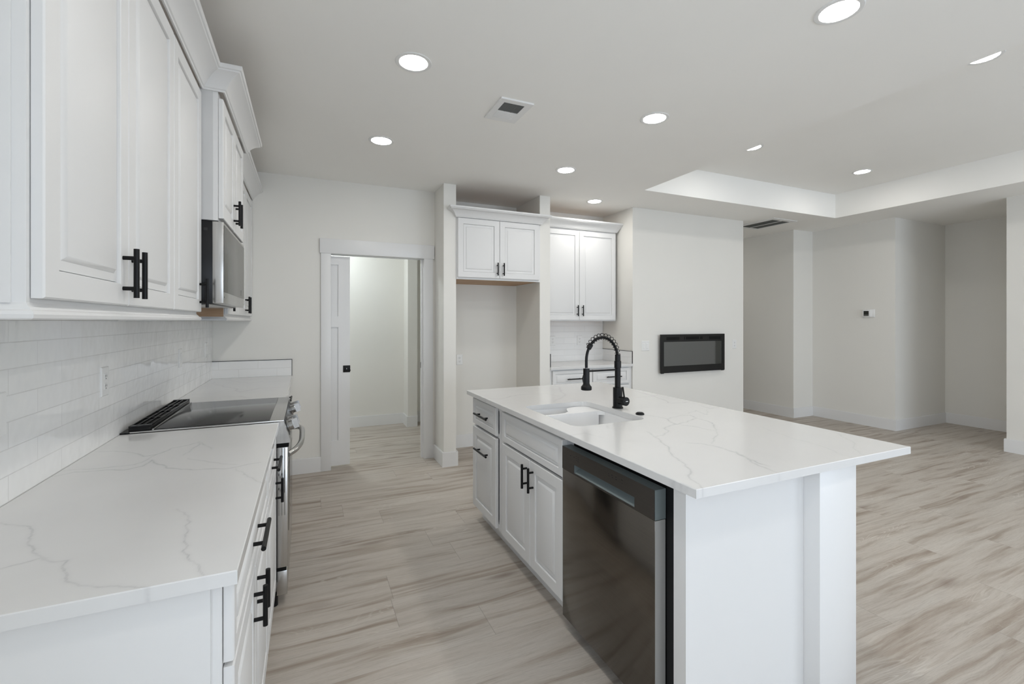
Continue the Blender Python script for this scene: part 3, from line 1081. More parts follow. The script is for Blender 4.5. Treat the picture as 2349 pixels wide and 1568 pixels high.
# ---------------------------------------------------------------- tile backsplashes with black edge trim
GT = 'subway tile backsplashes'
o = tag(MB().box(XW, 1.06, Z_C - 0.001, XT, Y_B - 0.0085, 1.4105).box(XW, Y3, 1.4105, XT, Y4, 1.50).build('backsplash', 'tile_side'),
        'long glossy white subway tile backsplash above the left counters', 'backsplash', GT)
o = tag(MB().box(XT, Y_B - 0.008, Z_C - 0.001, -0.129, Y_B, 1.0575).build('backsplash', 'tile_back'),
        'short two-course white tile upstand left of the pantry door', 'backsplash', GT)
MB().box(XT, Y_B - 0.0105, 1.0575, -0.1255, Y_B, 1.0615).box(-0.129, Y_B - 0.0105, Z_C - 0.001, -0.1255, Y_B, 1.0575).build('edge_trim', 'black', o)['label'] = 'black metal edge trim'
o = tag(MB().box(XS1 + 0.008, Y_N - 0.008, Z_C - 0.001, XC - 0.0065, Y_N, 1.4095).build('backsplash', 'tile_back'),
        'white subway tile back wall of the coffee niche under the wall cabinet', 'backsplash', GT)
o = tag(MB().box(XC - 0.0065, Y_F + 0.004, Z_C - 0.001, XC, Y_N, 1.0535).build('backsplash', 'tile_side'),
        'low white tile upstand with black edging on the right side of the coffee niche', 'backsplash', GT)
MB().box(XC - 0.009, Y_F, 1.0535, XC, Y_N - 0.008, 1.0575).box(XC - 0.009, Y_F - 0.001, Z_C - 0.001, XC, Y_F + 0.004, 1.0575).build('edge_trim', 'black', o)['label'] = 'black metal edge trim'
o = tag(MB().box(XS1, Y_F + 0.004, Z_C - 0.001, XS1 + 0.0065, Y_N, 1.0535).build('backsplash', 'tile_side'),
        'low tile upstand on the left side of the coffee niche, only its black edge showing', 'backsplash', GT)
MB().box(XS1, Y_F, 1.0535, XS1 + 0.009, Y_N - 0.008, 1.0575).box(XS1, Y_F - 0.001, Z_C - 0.001, XS1 + 0.009, Y_F + 0.004, 1.0575).build('edge_trim', 'black', o)['label'] = 'black metal edge trim'

# ---------------------------------------------------------------- slide-in range
ry0, ry1 = 2.527, 3.283
r = thing('range', (-0.4, 2.905, 0), 'stainless slide-in electric range between the left counters', 'range')
MB().box(XT + 0.003, ry0, 0.055, -0.145, ry1, 0.905).build('body', 'blackplastic', r)
MB().box(XT + 0.035, ry0 - 0.003, 0.9135, -0.105, ry1 + 0.003, 0.9205, 0.001).build('cooktop_frame', 'steelh', r)
MB().box(-0.640, ry0 + 0.014, 0.9205, -0.168, ry1 - 0.014, 0.9235, 0.001).build('cooktop_glass', 'cooktop', r)
MB().box(-0.636, ry0 + 0.006, 0.9205, -0.629, ry1 - 0.006, 0.926, 0.001).build('glass_rail', 'steelh', r)
v = MB()
v.box(XT + 0.001, ry0 - 0.003, 0.9135, XT + 0.036, ry1 + 0.003, 0.918)
vx0, vx1 = XT + 0.030, -0.640
v.box(vx0, ry0, 0.9205, vx1, ry1, 0.938, 0.002)
vent = v.build('vent_grille', 'black', r)
vg = MB()
for i in range(5):
    vg.box(vx0 + 0.004, ry0 + 0.03 + i * 0.175 - 0.0, 0.938, vx1 - 0.004, ry0 + 0.036 + i * 0.175, 0.9435)
for i in range(4):
    x = vx0 + 0.002 + i * (vx1 - vx0 - 0.008) / 3
    vg.box(x, ry0 + 0.002, 0.938, x + 0.005, ry1 - 0.002, 0.945, 0.001)
vg.box(vx0, ry0, 0.938, vx1, ry0 + 0.03, 0.945, 0.001).box(vx0, ry1 - 0.03, 0.938, vx1, ry1, 0.945, 0.001)
vg.build('grille_bars', 'blackplastic', vent)
# slanted control panel
MB().prism([(-0.150, 0.9135), (-0.108, 0.9195), (-0.078, 0.822), (-0.078, 0.806), (-0.150, 0.806)], 'y', ry0, ry1).build('control_panel', 'steel', r)
MB().prism([(-0.1045, 0.9105), (-0.1025, 0.9115), (-0.0795, 0.833), (-0.0835, 0.832)], 'y', ry0 + 0.05, ry1 - 0.05).build('control_glass', 'blackplastic', r)
nrm = Vector((0.9558, 0, 0.294))
up = Vector((-0.294, 0, 0.9558))
for k, y in enumerate((2.615, 2.715, 3.09, 3.19)):
    c0 = Vector((-0.0922, y, 0.872))
    kn = MB()
    kn.lathe(c0, nrm, [(0, 0.0), (0, 0.029), (0.006, 0.029), (0.008, 0.025), (0.026, 0.024), (0.028, 0.022), (0.028, 0.0)], 24)
    ko = kn.build('knob', 'chrome', r)
    g = MB()
    sd = Vector((0, 1, 0))
    a = c0 + nrm * 0.024
    pts = []
    for (du, ds, dn) in ((-0.025, -0.007, 0), (0.025, -0.007, 0), (0.025, 0.007, 0), (-0.025, 0.007, 0), (-0.024, -0.006, 0.028), (0.024, -0.006, 0.028), (0.024, 0.006, 0.028), (-0.024, 0.006, 0.028)):
        pts.append(a + up * du + sd * ds + nrm * dn)
    g.add(pts, [(0, 3, 2, 1), (4, 5, 6, 7), (0, 1, 5, 4), (1, 2, 6, 5), (2, 3, 7, 6), (3, 0, 4, 7)])
    g.build('knob_grip', 'steelh', ko)
MB().box(-0.145, ry0 + 0.004, 0.785, -0.084, ry1 - 0.004, 0.806).build('door_gap', 'gap', r)
od = MB()
od.box(-0.142, ry0 + 0.002, 0.192, -0.0885, ry1 - 0.002, 0.785, 0.003)
od_o = od.build('oven_door', 'steel', r)
rb_ = MB()
for xx in (-0.130, -0.117, -0.104):
    rb_.box(xx, ry0 + 0.0005, 0.45, xx + 0.005, ry0 + 0.004, 0.782)
rb_.build('door_edge_rib', 'chrome', od_o)
MB().box(-0.0885, ry0 + 0.10, 0.33, -0.0868, ry1 - 0.10, 0.68, 0.0006).build('oven_window', 'cooktop', od_o)
hb = MB()
hp = []
n = 20
for i in range(n + 1):
    t = i / n
    y = ry0 + 0.055 + t * (ry1 - ry0 - 0.11)
    bow = 0.062 * (1 - (2 * t - 1) ** 4) ** 0.8
    hp.append((-0.089 + bow, y, 0.735 + 0.020 * (1 - (2 * t - 1) ** 4)))
hb.tube(hp, 0.0145, 14)
hb.build('oven_handle', 'steelh', od_o)
MB().box(-0.14, ry0 + 0.004, 0.175, -0.095, ry1 - 0.004, 0.192).build('lower_gap', 'gap', r)
MB().box(-0.138, ry0 + 0.002, 0.056, -0.0905, ry1 - 0.002, 0.175, 0.003).build('storage_drawer', 'steel', r)
for y in (ry0 + 0.03, ry1 - 0.03):
    for x in (-0.15, -0.68):
        MB().cyl((x, y, 0.0), (x, y, 0.056), 0.018).build('foot', 'blackplastic', r)

# ---------------------------------------------------------------- island
IX = 1.075
IFX = IX + TD + 0.0015           # face frame
FI = Front('x', IX, -1)
GI = 'island units'


def island_body(root, y0, y1):
    base_body(root, y0, y1, 1.668, IFX, 1.150)


r = thing('base_cabinet', (1.4, 2.84, 0), 'far left island cabinet with one drawer and one pull-out front', 'cabinet', GI)
island_body(r, 2.602, 3.092)
d = FI.door('drawer', 2.655, 3.084, 0.690, 0.867, r, DRAW_RINGS)
FI.handle(2.866, 0.775, 0.232, False, d)
d = FI.door('door', 2.655, 3.084, 0.113, 0.672, r)
FI.handle(2.866, 0.535, 0.232, False, d)

r = thing('sink_cabinet', (1.4, 2.19, 0), 'white island cabinet under the sink, a wide false drawer above paired doors', 'cabinet', GI)
m = MB()
m.box(1.668, 1.834, 0.1, 1.650, 2.600, 0.8845).box(IFX + 0.019, 1.834, 0.1, 1.65, 1.85, 0.8845).box(IFX + 0.019, 2.584, 0.1, 1.65, 2.600, 0.8845).box(IFX + 0.019, 1.85, 0.1, 1.65, 2.584, 0.118)
m.build('carcass', 'cab', r)
m = MB()
st = 0.038
for (a, b, c_, d_) in ((1.834, 1.834 + st, 0.1, 0.8845), (2.540, 2.600, 0.1, 0.8845), (1.872, 2.540, 0.1, 0.138), (1.872, 2.540, 0.846, 0.8845), (1.872, 2.540, 0.676, 0.70)):
    m.box(IFX, a, c_, IFX + 0.019, b, d_)
m.build('face_frame', 'cab', r)
MB().box(1.65, 1.835, 0, 1.150, 2.599, 0.1).build('toe_kick', 'cab', r)
FI.door('false_drawer', 1.837, 2.551, 0.686, 0.860, r, DRAW_RINGS)
for (a, b, hu) in ((1.837, 2.170, 2.134), (2.174, 2.551, 2.209)):
    d = FI.door('door', a, b, 0.113, 0.672, r)
    FI.handle(hu, 0.581, 0.128, True, d)

r = thing('island_end_panel', (1.4, 1.11, 0), 'flat white end panel of the island facing the viewer', 'panel')
MB().box(IFX, 1.100, 0, 1.668, 1.116, 0.8845).build('panel', 'cab', r)
MB().box(IFX, 1.116, 0, IFX + 0.02, 1.153, 0.8845).build('stile', 'cab', r)
MB().box(1.60, 1.116, 0, 1.668, 1.153, 0.8845).build('cleat', 'cab', r)
r = tag(MB().box(1.669, 1.042, 0, 1.8825, 3.10, 0.8845, 0.001).build('island_knee_wall', 'trim'),
        'white knee wall supporting the overhang on the seating side of the island', 'knee wall')

# dishwasher
dy0, dy1 = 1.2165, 1.830
r = thing('dishwasher', (1.35, 1.52, 0), 'dark stainless dishwasher built into the island', 'dishwasher')
MB().box(1.136, 1.157, 0.012, 1.60, dy1 + 0.001, 0.872).build('tub', 'gap', r)
MB().box(1.073, dy0, 0.060, 1.1185, dy1 - 0.002, 0.7325, 0.0015).build('door', 'slate', r)['label'] = 'dark mirror-like door front'
MB().box(1.0745, dy0 - 0.0012, 0.062, 1.1186, dy0 + 0.0005, 0.7315).build('door_edge', 'edge', r)['label'] = 'steel door edge with a painted pale reflection'
# control strip with a pocket handle
hy0, hy1, hz0, hz1 = 1.320, 1.728, 0.7405, 0.777
cp = MB()
for (a, b, c_, d_) in ((dy0, hy0, 0.734, 0.8365), (hy1, dy1 - 0.002, 0.734, 0.8365), (hy0, hy1, hz1, 0.8365), (hy0, hy1, 0.734, hz0)):
    cp.box(1.0715, a, c_, 1.0735, b, d_)
cpo = cp.build('control_strip', 'slatetop', r)
ca = MB()
ca.box(1.0735, dy0 - 0.0012, 0.734, 1.120, hy0, 0.8368).box(1.0735, hy1, 0.734, 1.120, dy1 - 0.002, 0.8368)
ca.box(1.0735, hy0, hz1, 1.120, hy1, 0.8368).box(1.105, hy0, 0.734, 1.120, hy1, hz1)
ca.prism([(1.0735, 0.734), (1.0735, hz0), (1.105, hz0 + 0.016), (1.105, 0.734)], 'y', hy0, hy1)
ca.build('control_housing', 'aluminium', r)['label'] = 'grey green aluminium housing'
for cluster in (((1.752, .8085, .008, .0025),), ((1.722, .810, .008, .0025), (1.706, .818, .005, .0025), (1.706, .808, .005, .003), (1.690, .8155, .006, .003), (1.690, .807, .006, .003), (1.690, .799, .008, .002), (1.703, .801, .006, .002)),
                ((1.470, .8145, .007, .0025), (1.469, .806, .005, .003)), ((1.448, .8145, .008, .0025), (1.446, .806, .006, .003)), ((1.424, .8145, .008, .003), (1.422, .806, .008, .003)), ((1.386, .8145, .010, .0025), (1.387, .803, .006, .002))):
    mk = MB()
    for (y, z, wd_, h_) in cluster:
        mk.box(1.0711, y, z, 1.0716, y + wd_, z + h_)
    mk.build('control_mark', 'mark', cpo)
MB().box(1.150, dy0, 0.0, 1.165, dy1 - 0.002, 0.062).build('toe_shadow_plate', 'gap', r)  # near-black colour carries the shadow below the dishwasher door
MB().box(1.1205, 1.157, 0.062, 1.137, dy0 - 0.005, 0.868).build('side_gap_fill', 'blackplastic', r)  # black strip stands in for the shaded gap beside the door

# sink: undermount, low divider with a widening ledge
r = thing('sink', (1.36, 2.12, 0.68), 'white undermount double-bowl sink set into the island top', 'sink')
X0, YY0, X1, YY1 = SINK
s = MB()


def rrect(x0, y0, x1, y1, rad, z, n=8):
    out = []
    for (cx, cy, a0) in ((x1 - rad, y0 + rad, -PI / 2), (x1 - rad, y1 - rad, 0), (x0 + rad, y1 - rad, PI / 2), (x0 + rad, y0 + rad, PI)):
        for k in range(n + 1):
            a = a0 + PI / 2 * k / n
            out.append((cx + rad * math.cos(a), cy + rad * math.sin(a), z))
    return out


ZS = Z_C - 0.0282


def bowl(mb, x0, y0, x1, y1, zt, zb, lip):
    loops = [rrect(x0 - lip, y0 - lip, x1 + lip, y1 + lip, 0.06 + lip, zt), rrect(x0, y0, x1, y1, 0.06, zt),
             rrect(x0 + 0.008, y0 + 0.008, x1 - 0.008, y1 - 0.008, 0.056, zb + 0.03), rrect(x0 + 0.014, y0 + 0.014, x1 - 0.014, y1 - 0.014, 0.05, zb + 0.01),
             rrect(x0 + 0.035, y0 + 0.035, x1 - 0.035, y1 - 0.035, 0.04, zb)]
    n = len(loops[0])
    vs = [p for l in loops for p in l]
    fs = []
    for i in range(len(loops) - 1):
        for k in range(n):
            k2 = (k + 1) % n
            fs.append((i * n + k, i * n + k2, (i + 1) * n + k2, (i + 1) * n + k))
    fs.append(tuple(range((len(loops) - 1) * n, len(loops) * n)))
    mb.add(vs, fs, True)


bowl(s, X0 - 0.004, YY0 - 0.004, X1 + 0.004, YY1 + 0.004, ZS, 0.68, 0.025)
so = s.build('basin', 'sink', r)
YD = 2.238
dv = MB()
# divider: thin at the front, sweeping into a wide ledge at the back
top = [(X0 + 0.004, YD), (X1 - 0.03, YD), (X1 - 0.006, YD - 0.016), (X1 + 0.002, YD - 0.03), (X1 + 0.002, YY1 - 0.03),
       (X1 - 0.03, YY1 - 0.004), (X1 - 0.10, YY1 - 0.006), (X1 - 0.150, YY1 - 0.03), (X1 - 0.175, YY1 - 0.07), (X1 - 0.195, YD + 0.055), (X1 - 0.23, YD + 0.030), (X1 - 0.28, YD + 0.020), (X0 + 0.004, YD + 0.018)]
dv.prism(top, 'z', 0.862, ZS - 0.0005)
dv.box(X0 + 0.004, YD + 0.001, 0.681, X1 - 0.02, YD + 0.018, 0.864)
dv.build('divider', 'sink', r)
MB().lathe((1.36, 2.03, 0.6805), (0, 0, 1), [(0, 0.045), (0.002, 0.043), (0.002, 0.03), (0.0005, 0.028), (0.0005, 0)], 24).build('drain', 'chrome', r)

# faucet with a coiled spring spout
FX, FY = 1.623, 2.146
r = thing('faucet', (FX, FY, Z_C), 'matte black pull-down spring faucet standing behind the sink', 'faucet')
MB().lathe((FX, FY, Z_C), (0, 0, 1), [(0, 0), (0, 0.031), (0.005, 0.031), (0.009, 0.0265), (0.116, 0.0265), (0.118, 0.025), (0.118, 0)], 28).build('base', 'black', r)
MB().lathe((FX, FY, Z_C + 0.118), (0, 0, 1), [(0, 0), (0, 0.0165), (0.110, 0.0165), (0.112, 0.0195), (0.150, 0.0195), (0.152, 0.016), (0.186, 0.0155), (0.188, 0.014), (0.188, 0)], 24).build('riser', 'black', r)
SPX = FX - 0.212
ZTOP = 1.318
za = Z_C + 0.305
path = []
cxm, ra = (FX + SPX) / 2, (FX - SPX) / 2
for z in np.linspace(za, 1.19, 5)[:-1]:
    path.append(Vector((FX, FY, z)))
for k in range(25):
    a = PI * k / 24
    path.append(Vector((cxm + ra * math.cos(a), FY, 1.19 + (ZTOP - 1.19) * math.sin(a))))
for z in np.linspace(1.19, 1.150, 3)[1:]:
    path.append(Vector((SPX, FY, z)))
MB().tube(path, 0.0078, 12).build('hose', 'black', r)
# coil follows the hose up to the clip
acc = [0.0]
for a, b in zip(path[:-1], path[1:]):
    acc.append(acc[-1] + (b - a).length)


def along(sv):
    for i in range(len(path) - 1):
        if acc[i + 1] >= sv:
            t = (sv - acc[i]) / (acc[i + 1] - acc[i])
            tg = (path[i + 1] - path[i]).normalized()
            return path[i].lerp(path[i + 1], t), tg
    return path[-1], (path[-1] - path[-2]).normalized()


clip_s = acc[4] + (acc[28] - acc[4]) * 0.775
coil = []
turns = 16
for i in range(turns * 14 + 1):
    f = i / (turns * 14)
    p, tg = along(0.004 + f * (clip_s - 0.004))
    sidev = Vector((0, 1, 0))
    upv = tg.cross(sidev).normalized()
    a = 2 * PI * turns * f
    rad = 0.0128 + 0.004 * min(1, f * 2.2)
    shift = 0.0055 * min(1, f * 2.2)        # the loose spring rides up on the outside of the bend
    coil.append(p - upv * shift + sidev * (math.cos(a) * rad) + upv * (math.sin(a) * rad))
MB().tube(coil, 0.0019, 6).build('spring_coil', 'black', r)
p, tg = along(clip_s)
MB().cyl(p - tg * 0.010, p + tg * 0.014, 0.0145, 20).build('coil_end_clip', 'black', r)
MB().cyl((SPX, FY, 1.147), (SPX, FY, 1.154), 0.0065, 14).build('hose_collar', 'chrome', r)
MB().lathe((SPX, FY, 1.028), (0, 0, 1), [(0, 0), (0, 0.028), (0.004, 0.030), (0.018, 0.0295), (0.028, 0.021), (0.036, 0.0178), (0.118, 0.0175), (0.119, 0.0165), (0.119, 0)], 24).build('spray_head', 'black', r)
MB().prism([(SPX - 0.0165, 1.060), (SPX - 0.024, 1.092), (SPX - 0.018, 1.112), (SPX - 0.014, 1.112), (SPX - 0.014, 1.060)], 'y', FY - 0.006, FY + 0.006).build('spray_lever', 'black', r)
MB().cyl((SPX + 0.015, FY, 1.1315), (FX - 0.015, FY, 1.1315), 0.0055, 12).build('docking_arm', 'black', r)
kb = MB()
kb.lathe((FX, FY - 0.02, Z_C + 0.047), (0.10, -1, 0.0), [(0, 0), (0, 0.0225), (0.028, 0.0225), (0.0285, 0.0215), (0.031, 0.0215), (0.0315, 0.0245), (0.052, 0.0245), (0.054, 0.0225), (0.054, 0)], 24)
kn = kb.build('mixer_knob', 'black', r)
MB().cyl((FX + 0.003, FY - 0.055, Z_C + 0.068), (FX - 0.012, FY - 0.062, Z_C + 0.128), 0.0048, 10).build('mixer_lever', 'black', r)
MB().box(FX - 0.001, FY - 0.0752, Z_C + 0.046, FX + 0.014, FY - 0.0732, Z_C + 0.0495).build('maker_mark', 'markwhite', kn)

tag(MB().lathe((1.617, 1.947, Z_C), (0, 0, 1), [(0, 0), (0, 0.0225), (0.006, 0.0225), (0.008, 0.021), (0.008, 0.0165), (0.011, 0.016), (0.012, 0.014), (0.012, 0)], 28).build('air_switch_button', 'black'),
    'small round black button on the island top beside the faucet', 'button')

# ---------------------------------------------------------------- fridge niche cabinet and coffee niche
FF = Front('y', 4.285, -1)
fy = 4.285 + TD + 0.0015
r = thing('wall_cabinet', (1.79, 4.6, 1.821), 'two-door white cabinet hung over the empty fridge niche', 'cabinet', 'niche cabinets')
MB().box(XP1 + 0.001, fy + 0.019, 1.823, XS0 - 0.001, Y_N - 0.001, 2.4305).build('carcass', 'cab', r)
MB().box(XP1 + 0.02, fy + 0.02, 1.8215, XS0 - 0.02, Y_N - 0.002, 1.824).build('bottom_panel', 'rawwood', r)['label'] = 'bare wood underside'
MB().box(XP1 + 0.003, fy + 0.005, 2.4300, XS0 - 0.003, Y_N - 0.002, 2.4315).build('top_panel', 'rawwood', r)['label'] = 'bare wood top'
m = MB()
for (a, b, c_, d_) in ((XP1 + 0.001, XP1 + 0.03, 1.821, 2.4305), (XS0 - 0.03, XS0 - 0.001, 1.821, 2.4305), (XP1 + 0.03, XS0 - 0.03, 1.821, 1.859), (XP1 + 0.03, XS0 - 0.03, 2.392, 2.4305)):
    m.box(a, fy, c_, b, fy + 0.019, d_)
m.build('face_frame', 'cab', r)
for (a, b, hu) in ((1.341, 1.779, 1.752), (1.783, 2.232, 1.819)):
    d = FF.door('door', a, b, 1.840, 2.420, r)
    FF.handle(hu, 1.931, 0.129, True, d)
tag(MB().sweep([(1.325, Y_F - 0.001), (1.325, 4.285), (2.2535, 4.285), (2.2535, Y_F - 0.001)], [(p, h * 0.9) for p, h in CROWN], 2.425, 1).build('crown_moulding', 'cab'),
    'white crown moulding topping the cabinet over the fridge niche', 'moulding', GC)

FC = Front('y', 4.575, -1)
cy = 4.575 + TD + 0.0015
cx0, cx1 = XS1 + 0.001, 3.444
r = thing('wall_cabinet', (2.91, 4.75, 1.41), 'tall two-door white wall cabinet in the coffee niche', 'cabinet', 'niche cabinets')
MB().box(cx0, cy + 0.019, 1.411, cx1, Y_N - 0.001, 2.489).build('carcass', 'cab', r)
MB().box(cx0 + 0.003, cy + 0.005, 2.489, cx1 - 0.003, Y_N - 0.002, 2.490).build('top_panel', 'rawwood', r)['label'] = 'bare wood top'
MB().box(cx0 + 0.01, cy + 0.02, 1.4098, cx1 - 0.01, Y_N - 0.01, 1.4115).build('bottom_panel', 'rawwood', r)['label'] = 'bare wood underside'
m = MB()
for (a, b, c_, d_) in ((cx0, cx0 + 0.038, 1.41, 2.489), (cx1 - 0.038, cx1, 1.41, 2.489), (cx0 + 0.038, cx1 - 0.038, 1.41, 1.448), (cx0 + 0.038, cx1 - 0.038, 2.451, 2.489)):
    m.box(a, cy, c_, b, cy + 0.019, d_)
m.build('face_frame', 'cab', r)
for (a, b, hu) in ((2.390, 2.911, 2.880), (2.915, 3.432, 2.950)):
    d = FC.door('door', a, b, 1.422, 2.466, r)
    FC.handle(hu, 1.531, 0.129, True, d)
tag(MB().sweep([(cx0, 4.575), (3.440, 4.575), (3.440, 4.62)], [(p * 0.98 if p < 0.04 else 0.035 + (p - 0.035) * 1.0, h) for p, h in CROWN], 2.483, 1).build('crown_moulding', 'cab'),
    'white crown moulding topping the tall coffee niche cabinet', 'moulding', GC)

FK = Front('y', 4.318, -1)
ky = 4.318 + TD + 0.0015
r = None
for (x0, x1, lab) in ((XS1 + 0.001, 2.924, 'left white base cabinet of the coffee niche, black drawer pull behind the spray head'),
                      (2.924, XC - 0.001, 'right white base cabinet of the coffee niche, black drawer pull behind the faucet riser')):
    r = thing('base_cabinet', ((x0 + x1) / 2, 4.6, 0), lab, 'cabinet', 'niche cabinets')
    MB().box(x0, ky + 0.019, 0.1, x1, Y_N - 0.002, 0.8845).build('carcass', 'cab', r)
    m = MB()
    for (a, b, c_, d_) in ((x0, x0 + 0.036, 0.1, 0.8845), (x1 - 0.036, x1, 0.1, 0.8845), (x0 + 0.036, x1 - 0.036, 0.1, 0.138), (x0 + 0.036, x1 - 0.036, 0.846, 0.8845), (x0 + 0.036, x1 - 0.036, 0.676, 0.70)):
        m.box(a, ky, c_, b, ky + 0.019, d_)
    m.build('face_frame', 'cab', r)
    MB().box(x0, ky + 0.06, 0, x1, Y_N - 0.002, 0.1).build('toe_kick', 'cab', r)
    a, b = (2.412, 2.918) if x0 < 2.5 else (2.930, 3.430)
    d = FK.door('drawer', a, b, 0.690, 0.868, r, DRAW_RINGS)
    FK.handle((a + b) / 2 + 0.02, 0.775, 0.205, False, d)
    FK.door('door', a, b, 0.113, 0.672, r)

# ---------------------------------------------------------------- wall fireplace
r = thing('electric_fireplace', (4.385, 4.29, 0.783), 'black glass electric fireplace hung on the white wall', 'fireplace')
fx0, fx1, fz0, fz1, fyf = 3.857, 4.912, 0.784, 1.248, 4.268
ix0, ix1, iz0, iz1 = 3.906, 4.868, 0.866, 1.158
MB().box(fx0 + 0.03, fyf + 0.013, fz0 + 0.03, fx1 - 0.03, Y_F, fz1 - 0.03).build('housing', 'blackplastic', r)
f = MB()
for (a, b, c_, d_) in ((fx0, fx1, fz0, iz0), (fx0, fx1, iz1, fz1), (fx0, ix0, iz0, iz1), (ix1, fx1, iz0, iz1)):
    f.box(a, fyf, c_, b, fyf + 0.012, d_)
f.build('surround', 'fireframe', r)
MB().box(ix0, fyf + 0.004, iz0, ix1, fyf + 0.010, iz1).build('screen', 'fireglass', r)
for (a, b) in ((3.945, 4.150), (4.640, 4.836)):
    MB().box(a, fyf - 0.001, 1.180, b, fyf + 0.001, 1.216).build('heater_vent', 'gap', r)
MB().box(4.225, fyf - 0.001, 1.184, 4.53, fyf + 0.001, 1.219).build('display_panel', 'gap', r)
for x in (4.245, 4.48):
    for z in (1.192, 1.209):
        MB().cyl((x, fyf - 0.0015, z), (x, fyf, z), 0.004, 10).build('touch_key', 'lcdlow', r)
for x in (fx0 + 0.03, fx1 - 0.03):
    MB().box(x - 0.02, fyf + 0.001, fz0 - 0.006, x + 0.02, fyf + 0.014, fz0 + 0.001).build('foot', 'blackplastic', r)


# ---------------------------------------------------------------- outlets, switches, thermostat
def plate(front, u, z, kind, label, wd=0.072, ht=0.117, t=0.006):
    loc = front.pt(u, z)
    nm = {'outlet': 'wall_outlet', 'switch': 'light_switch', 'single': 'light_switch'}[kind]
    r = thing(nm, loc, label, 'outlet' if kind == 'outlet' else 'switch', 'wall plates')
    m = MB()
    m.panel(front.pt(u - wd / 2, z - ht / 2, t), front.U, (0, 0, 1), front.W, wd, ht, t, [(0.006, 0.0), (0.007, 0.0)])
    m.build('plate', 'plate', r)
    if kind == 'outlet':
        for dz in (-0.0195, 0.0195):
            s = MB()
            s.panel(front.pt(u - 0.017, z + dz - 0.0145, t + 0.0015), front.U, (0, 0, 1), front.W, 0.034, 0.029, 0.003, [(0.004, 0.0), (0.005, 0)])
            so = s.build('socket', 'plate', r)
            k = MB()
            for du in (-0.0065, 0.0065):
                a = front.pt(u + du - 0.0011, z + dz - 0.002, t + 0.0012)
                b = front.pt(u + du + 0.0011, z + dz + 0.007, t + 0.0020)
                k.box(a.x, a.y, a.z, b.x, b.y, b.z)
            k.cyl(front.pt(u, z + dz - 0.008, t + 0.0012), front.pt(u, z + dz - 0.008, t + 0.0020), 0.0024, 10)
            k.build('slot', 'slot', so)
    else:
        us = (-0.023, 0.023) if kind == 'switch' else (0.0,)
        for du in us:
            m = MB()
            m.panel(front.pt(u + du - 0.0165, z - 0.033, t + 0.003), front.U, (0, 0, 1), front.W, 0.033, 0.066, 0.004, [(0.003, 0.0), (0.004, 0)])
            m.build('rocker', 'plate', r)
    return r


FL = Front('x', XT, 1)
plate(FL, 1.634, 1.160, 'outlet', 'white double outlet on the tile at the extreme left edge of the view', 0.115)
plate(FL, 2.356, 1.166, 'outlet', 'white outlet on the left tile wall, just before the range')
plate(FL, 3.565, 1.172, 'single', 'white wall plate on the tile just beyond the range')
plate(FL, 4.390, 1.176, 'single', 'white wall plate on the tile next to the far corner')
FN = Front('y', Y_N, -1)
plate(FN, 1.553, 0.980, 'outlet', 'white outlet on the back wall of the empty fridge niche')
FN2 = Front('y', Y_N - 0.008, -1)
plate(FN2, 2.735, 1.170, 'outlet', 'white outlet on the coffee niche tile, left of its neighbour')
plate(FN2, 3.120, 1.168, 'outlet', 'white outlet on the coffee niche tile, right one nearer the faucet arch')
FP = Front('y', Y_F, -1)
plate(FP, 3.663, 1.116, 'switch', 'white double rocker switch left of the fireplace', 0.115)
plate(FP, 5.140, 1.107, 'outlet', 'white outlet right of the fireplace near the wall end')

r = thing('thermostat', (6.89, 3.66, 1.51), 'small white thermostat with a dark screen on the far right wall', 'thermostat')
MB().box(6.890, 3.592, 1.460, 6.9019, 3.735, 1.566, 0.003).build('back_plate', 'plate', r)
MB().box(6.872, 3.627, 1.467, 6.890, 3.727, 1.560, 0.003).build('body', 'plate', r)
MB().box(6.8712, 3.650, 1.494, 6.8722, 3.712, 1.546).build('screen', 'lcd', r)
MB().box(6.8712, 3.650, 1.477, 6.8722, 3.712, 1.493).build('button_strip', 'lcdlow', r)


# ---------------------------------------------------------------- recessed ceiling lights
def make_light():
    r = thing('recessed_light', (0, 0, 0), '', 'light', 'recessed ceiling lights')
    MB().lathe((0, 0, 0), (0, 0, -1), [(-0.001, 0.092), (0.002, 0.0925), (0.004, 0.090), (0.0048, 0.082), (0.004, 0.0725), (0.002, 0.0705), (-0.001, 0.0705)], 48).build('trim_ring', 'plate', r)
    MB().lathe((0, 0, 0), (0, 0, -1), [(-0.0005, 0.0), (-0.0005, 0.0700), (0.0022, 0.0704), (0.0034, 0.066), (0.0036, 0.0)], 48).build('lens', 'led', r)
    return r


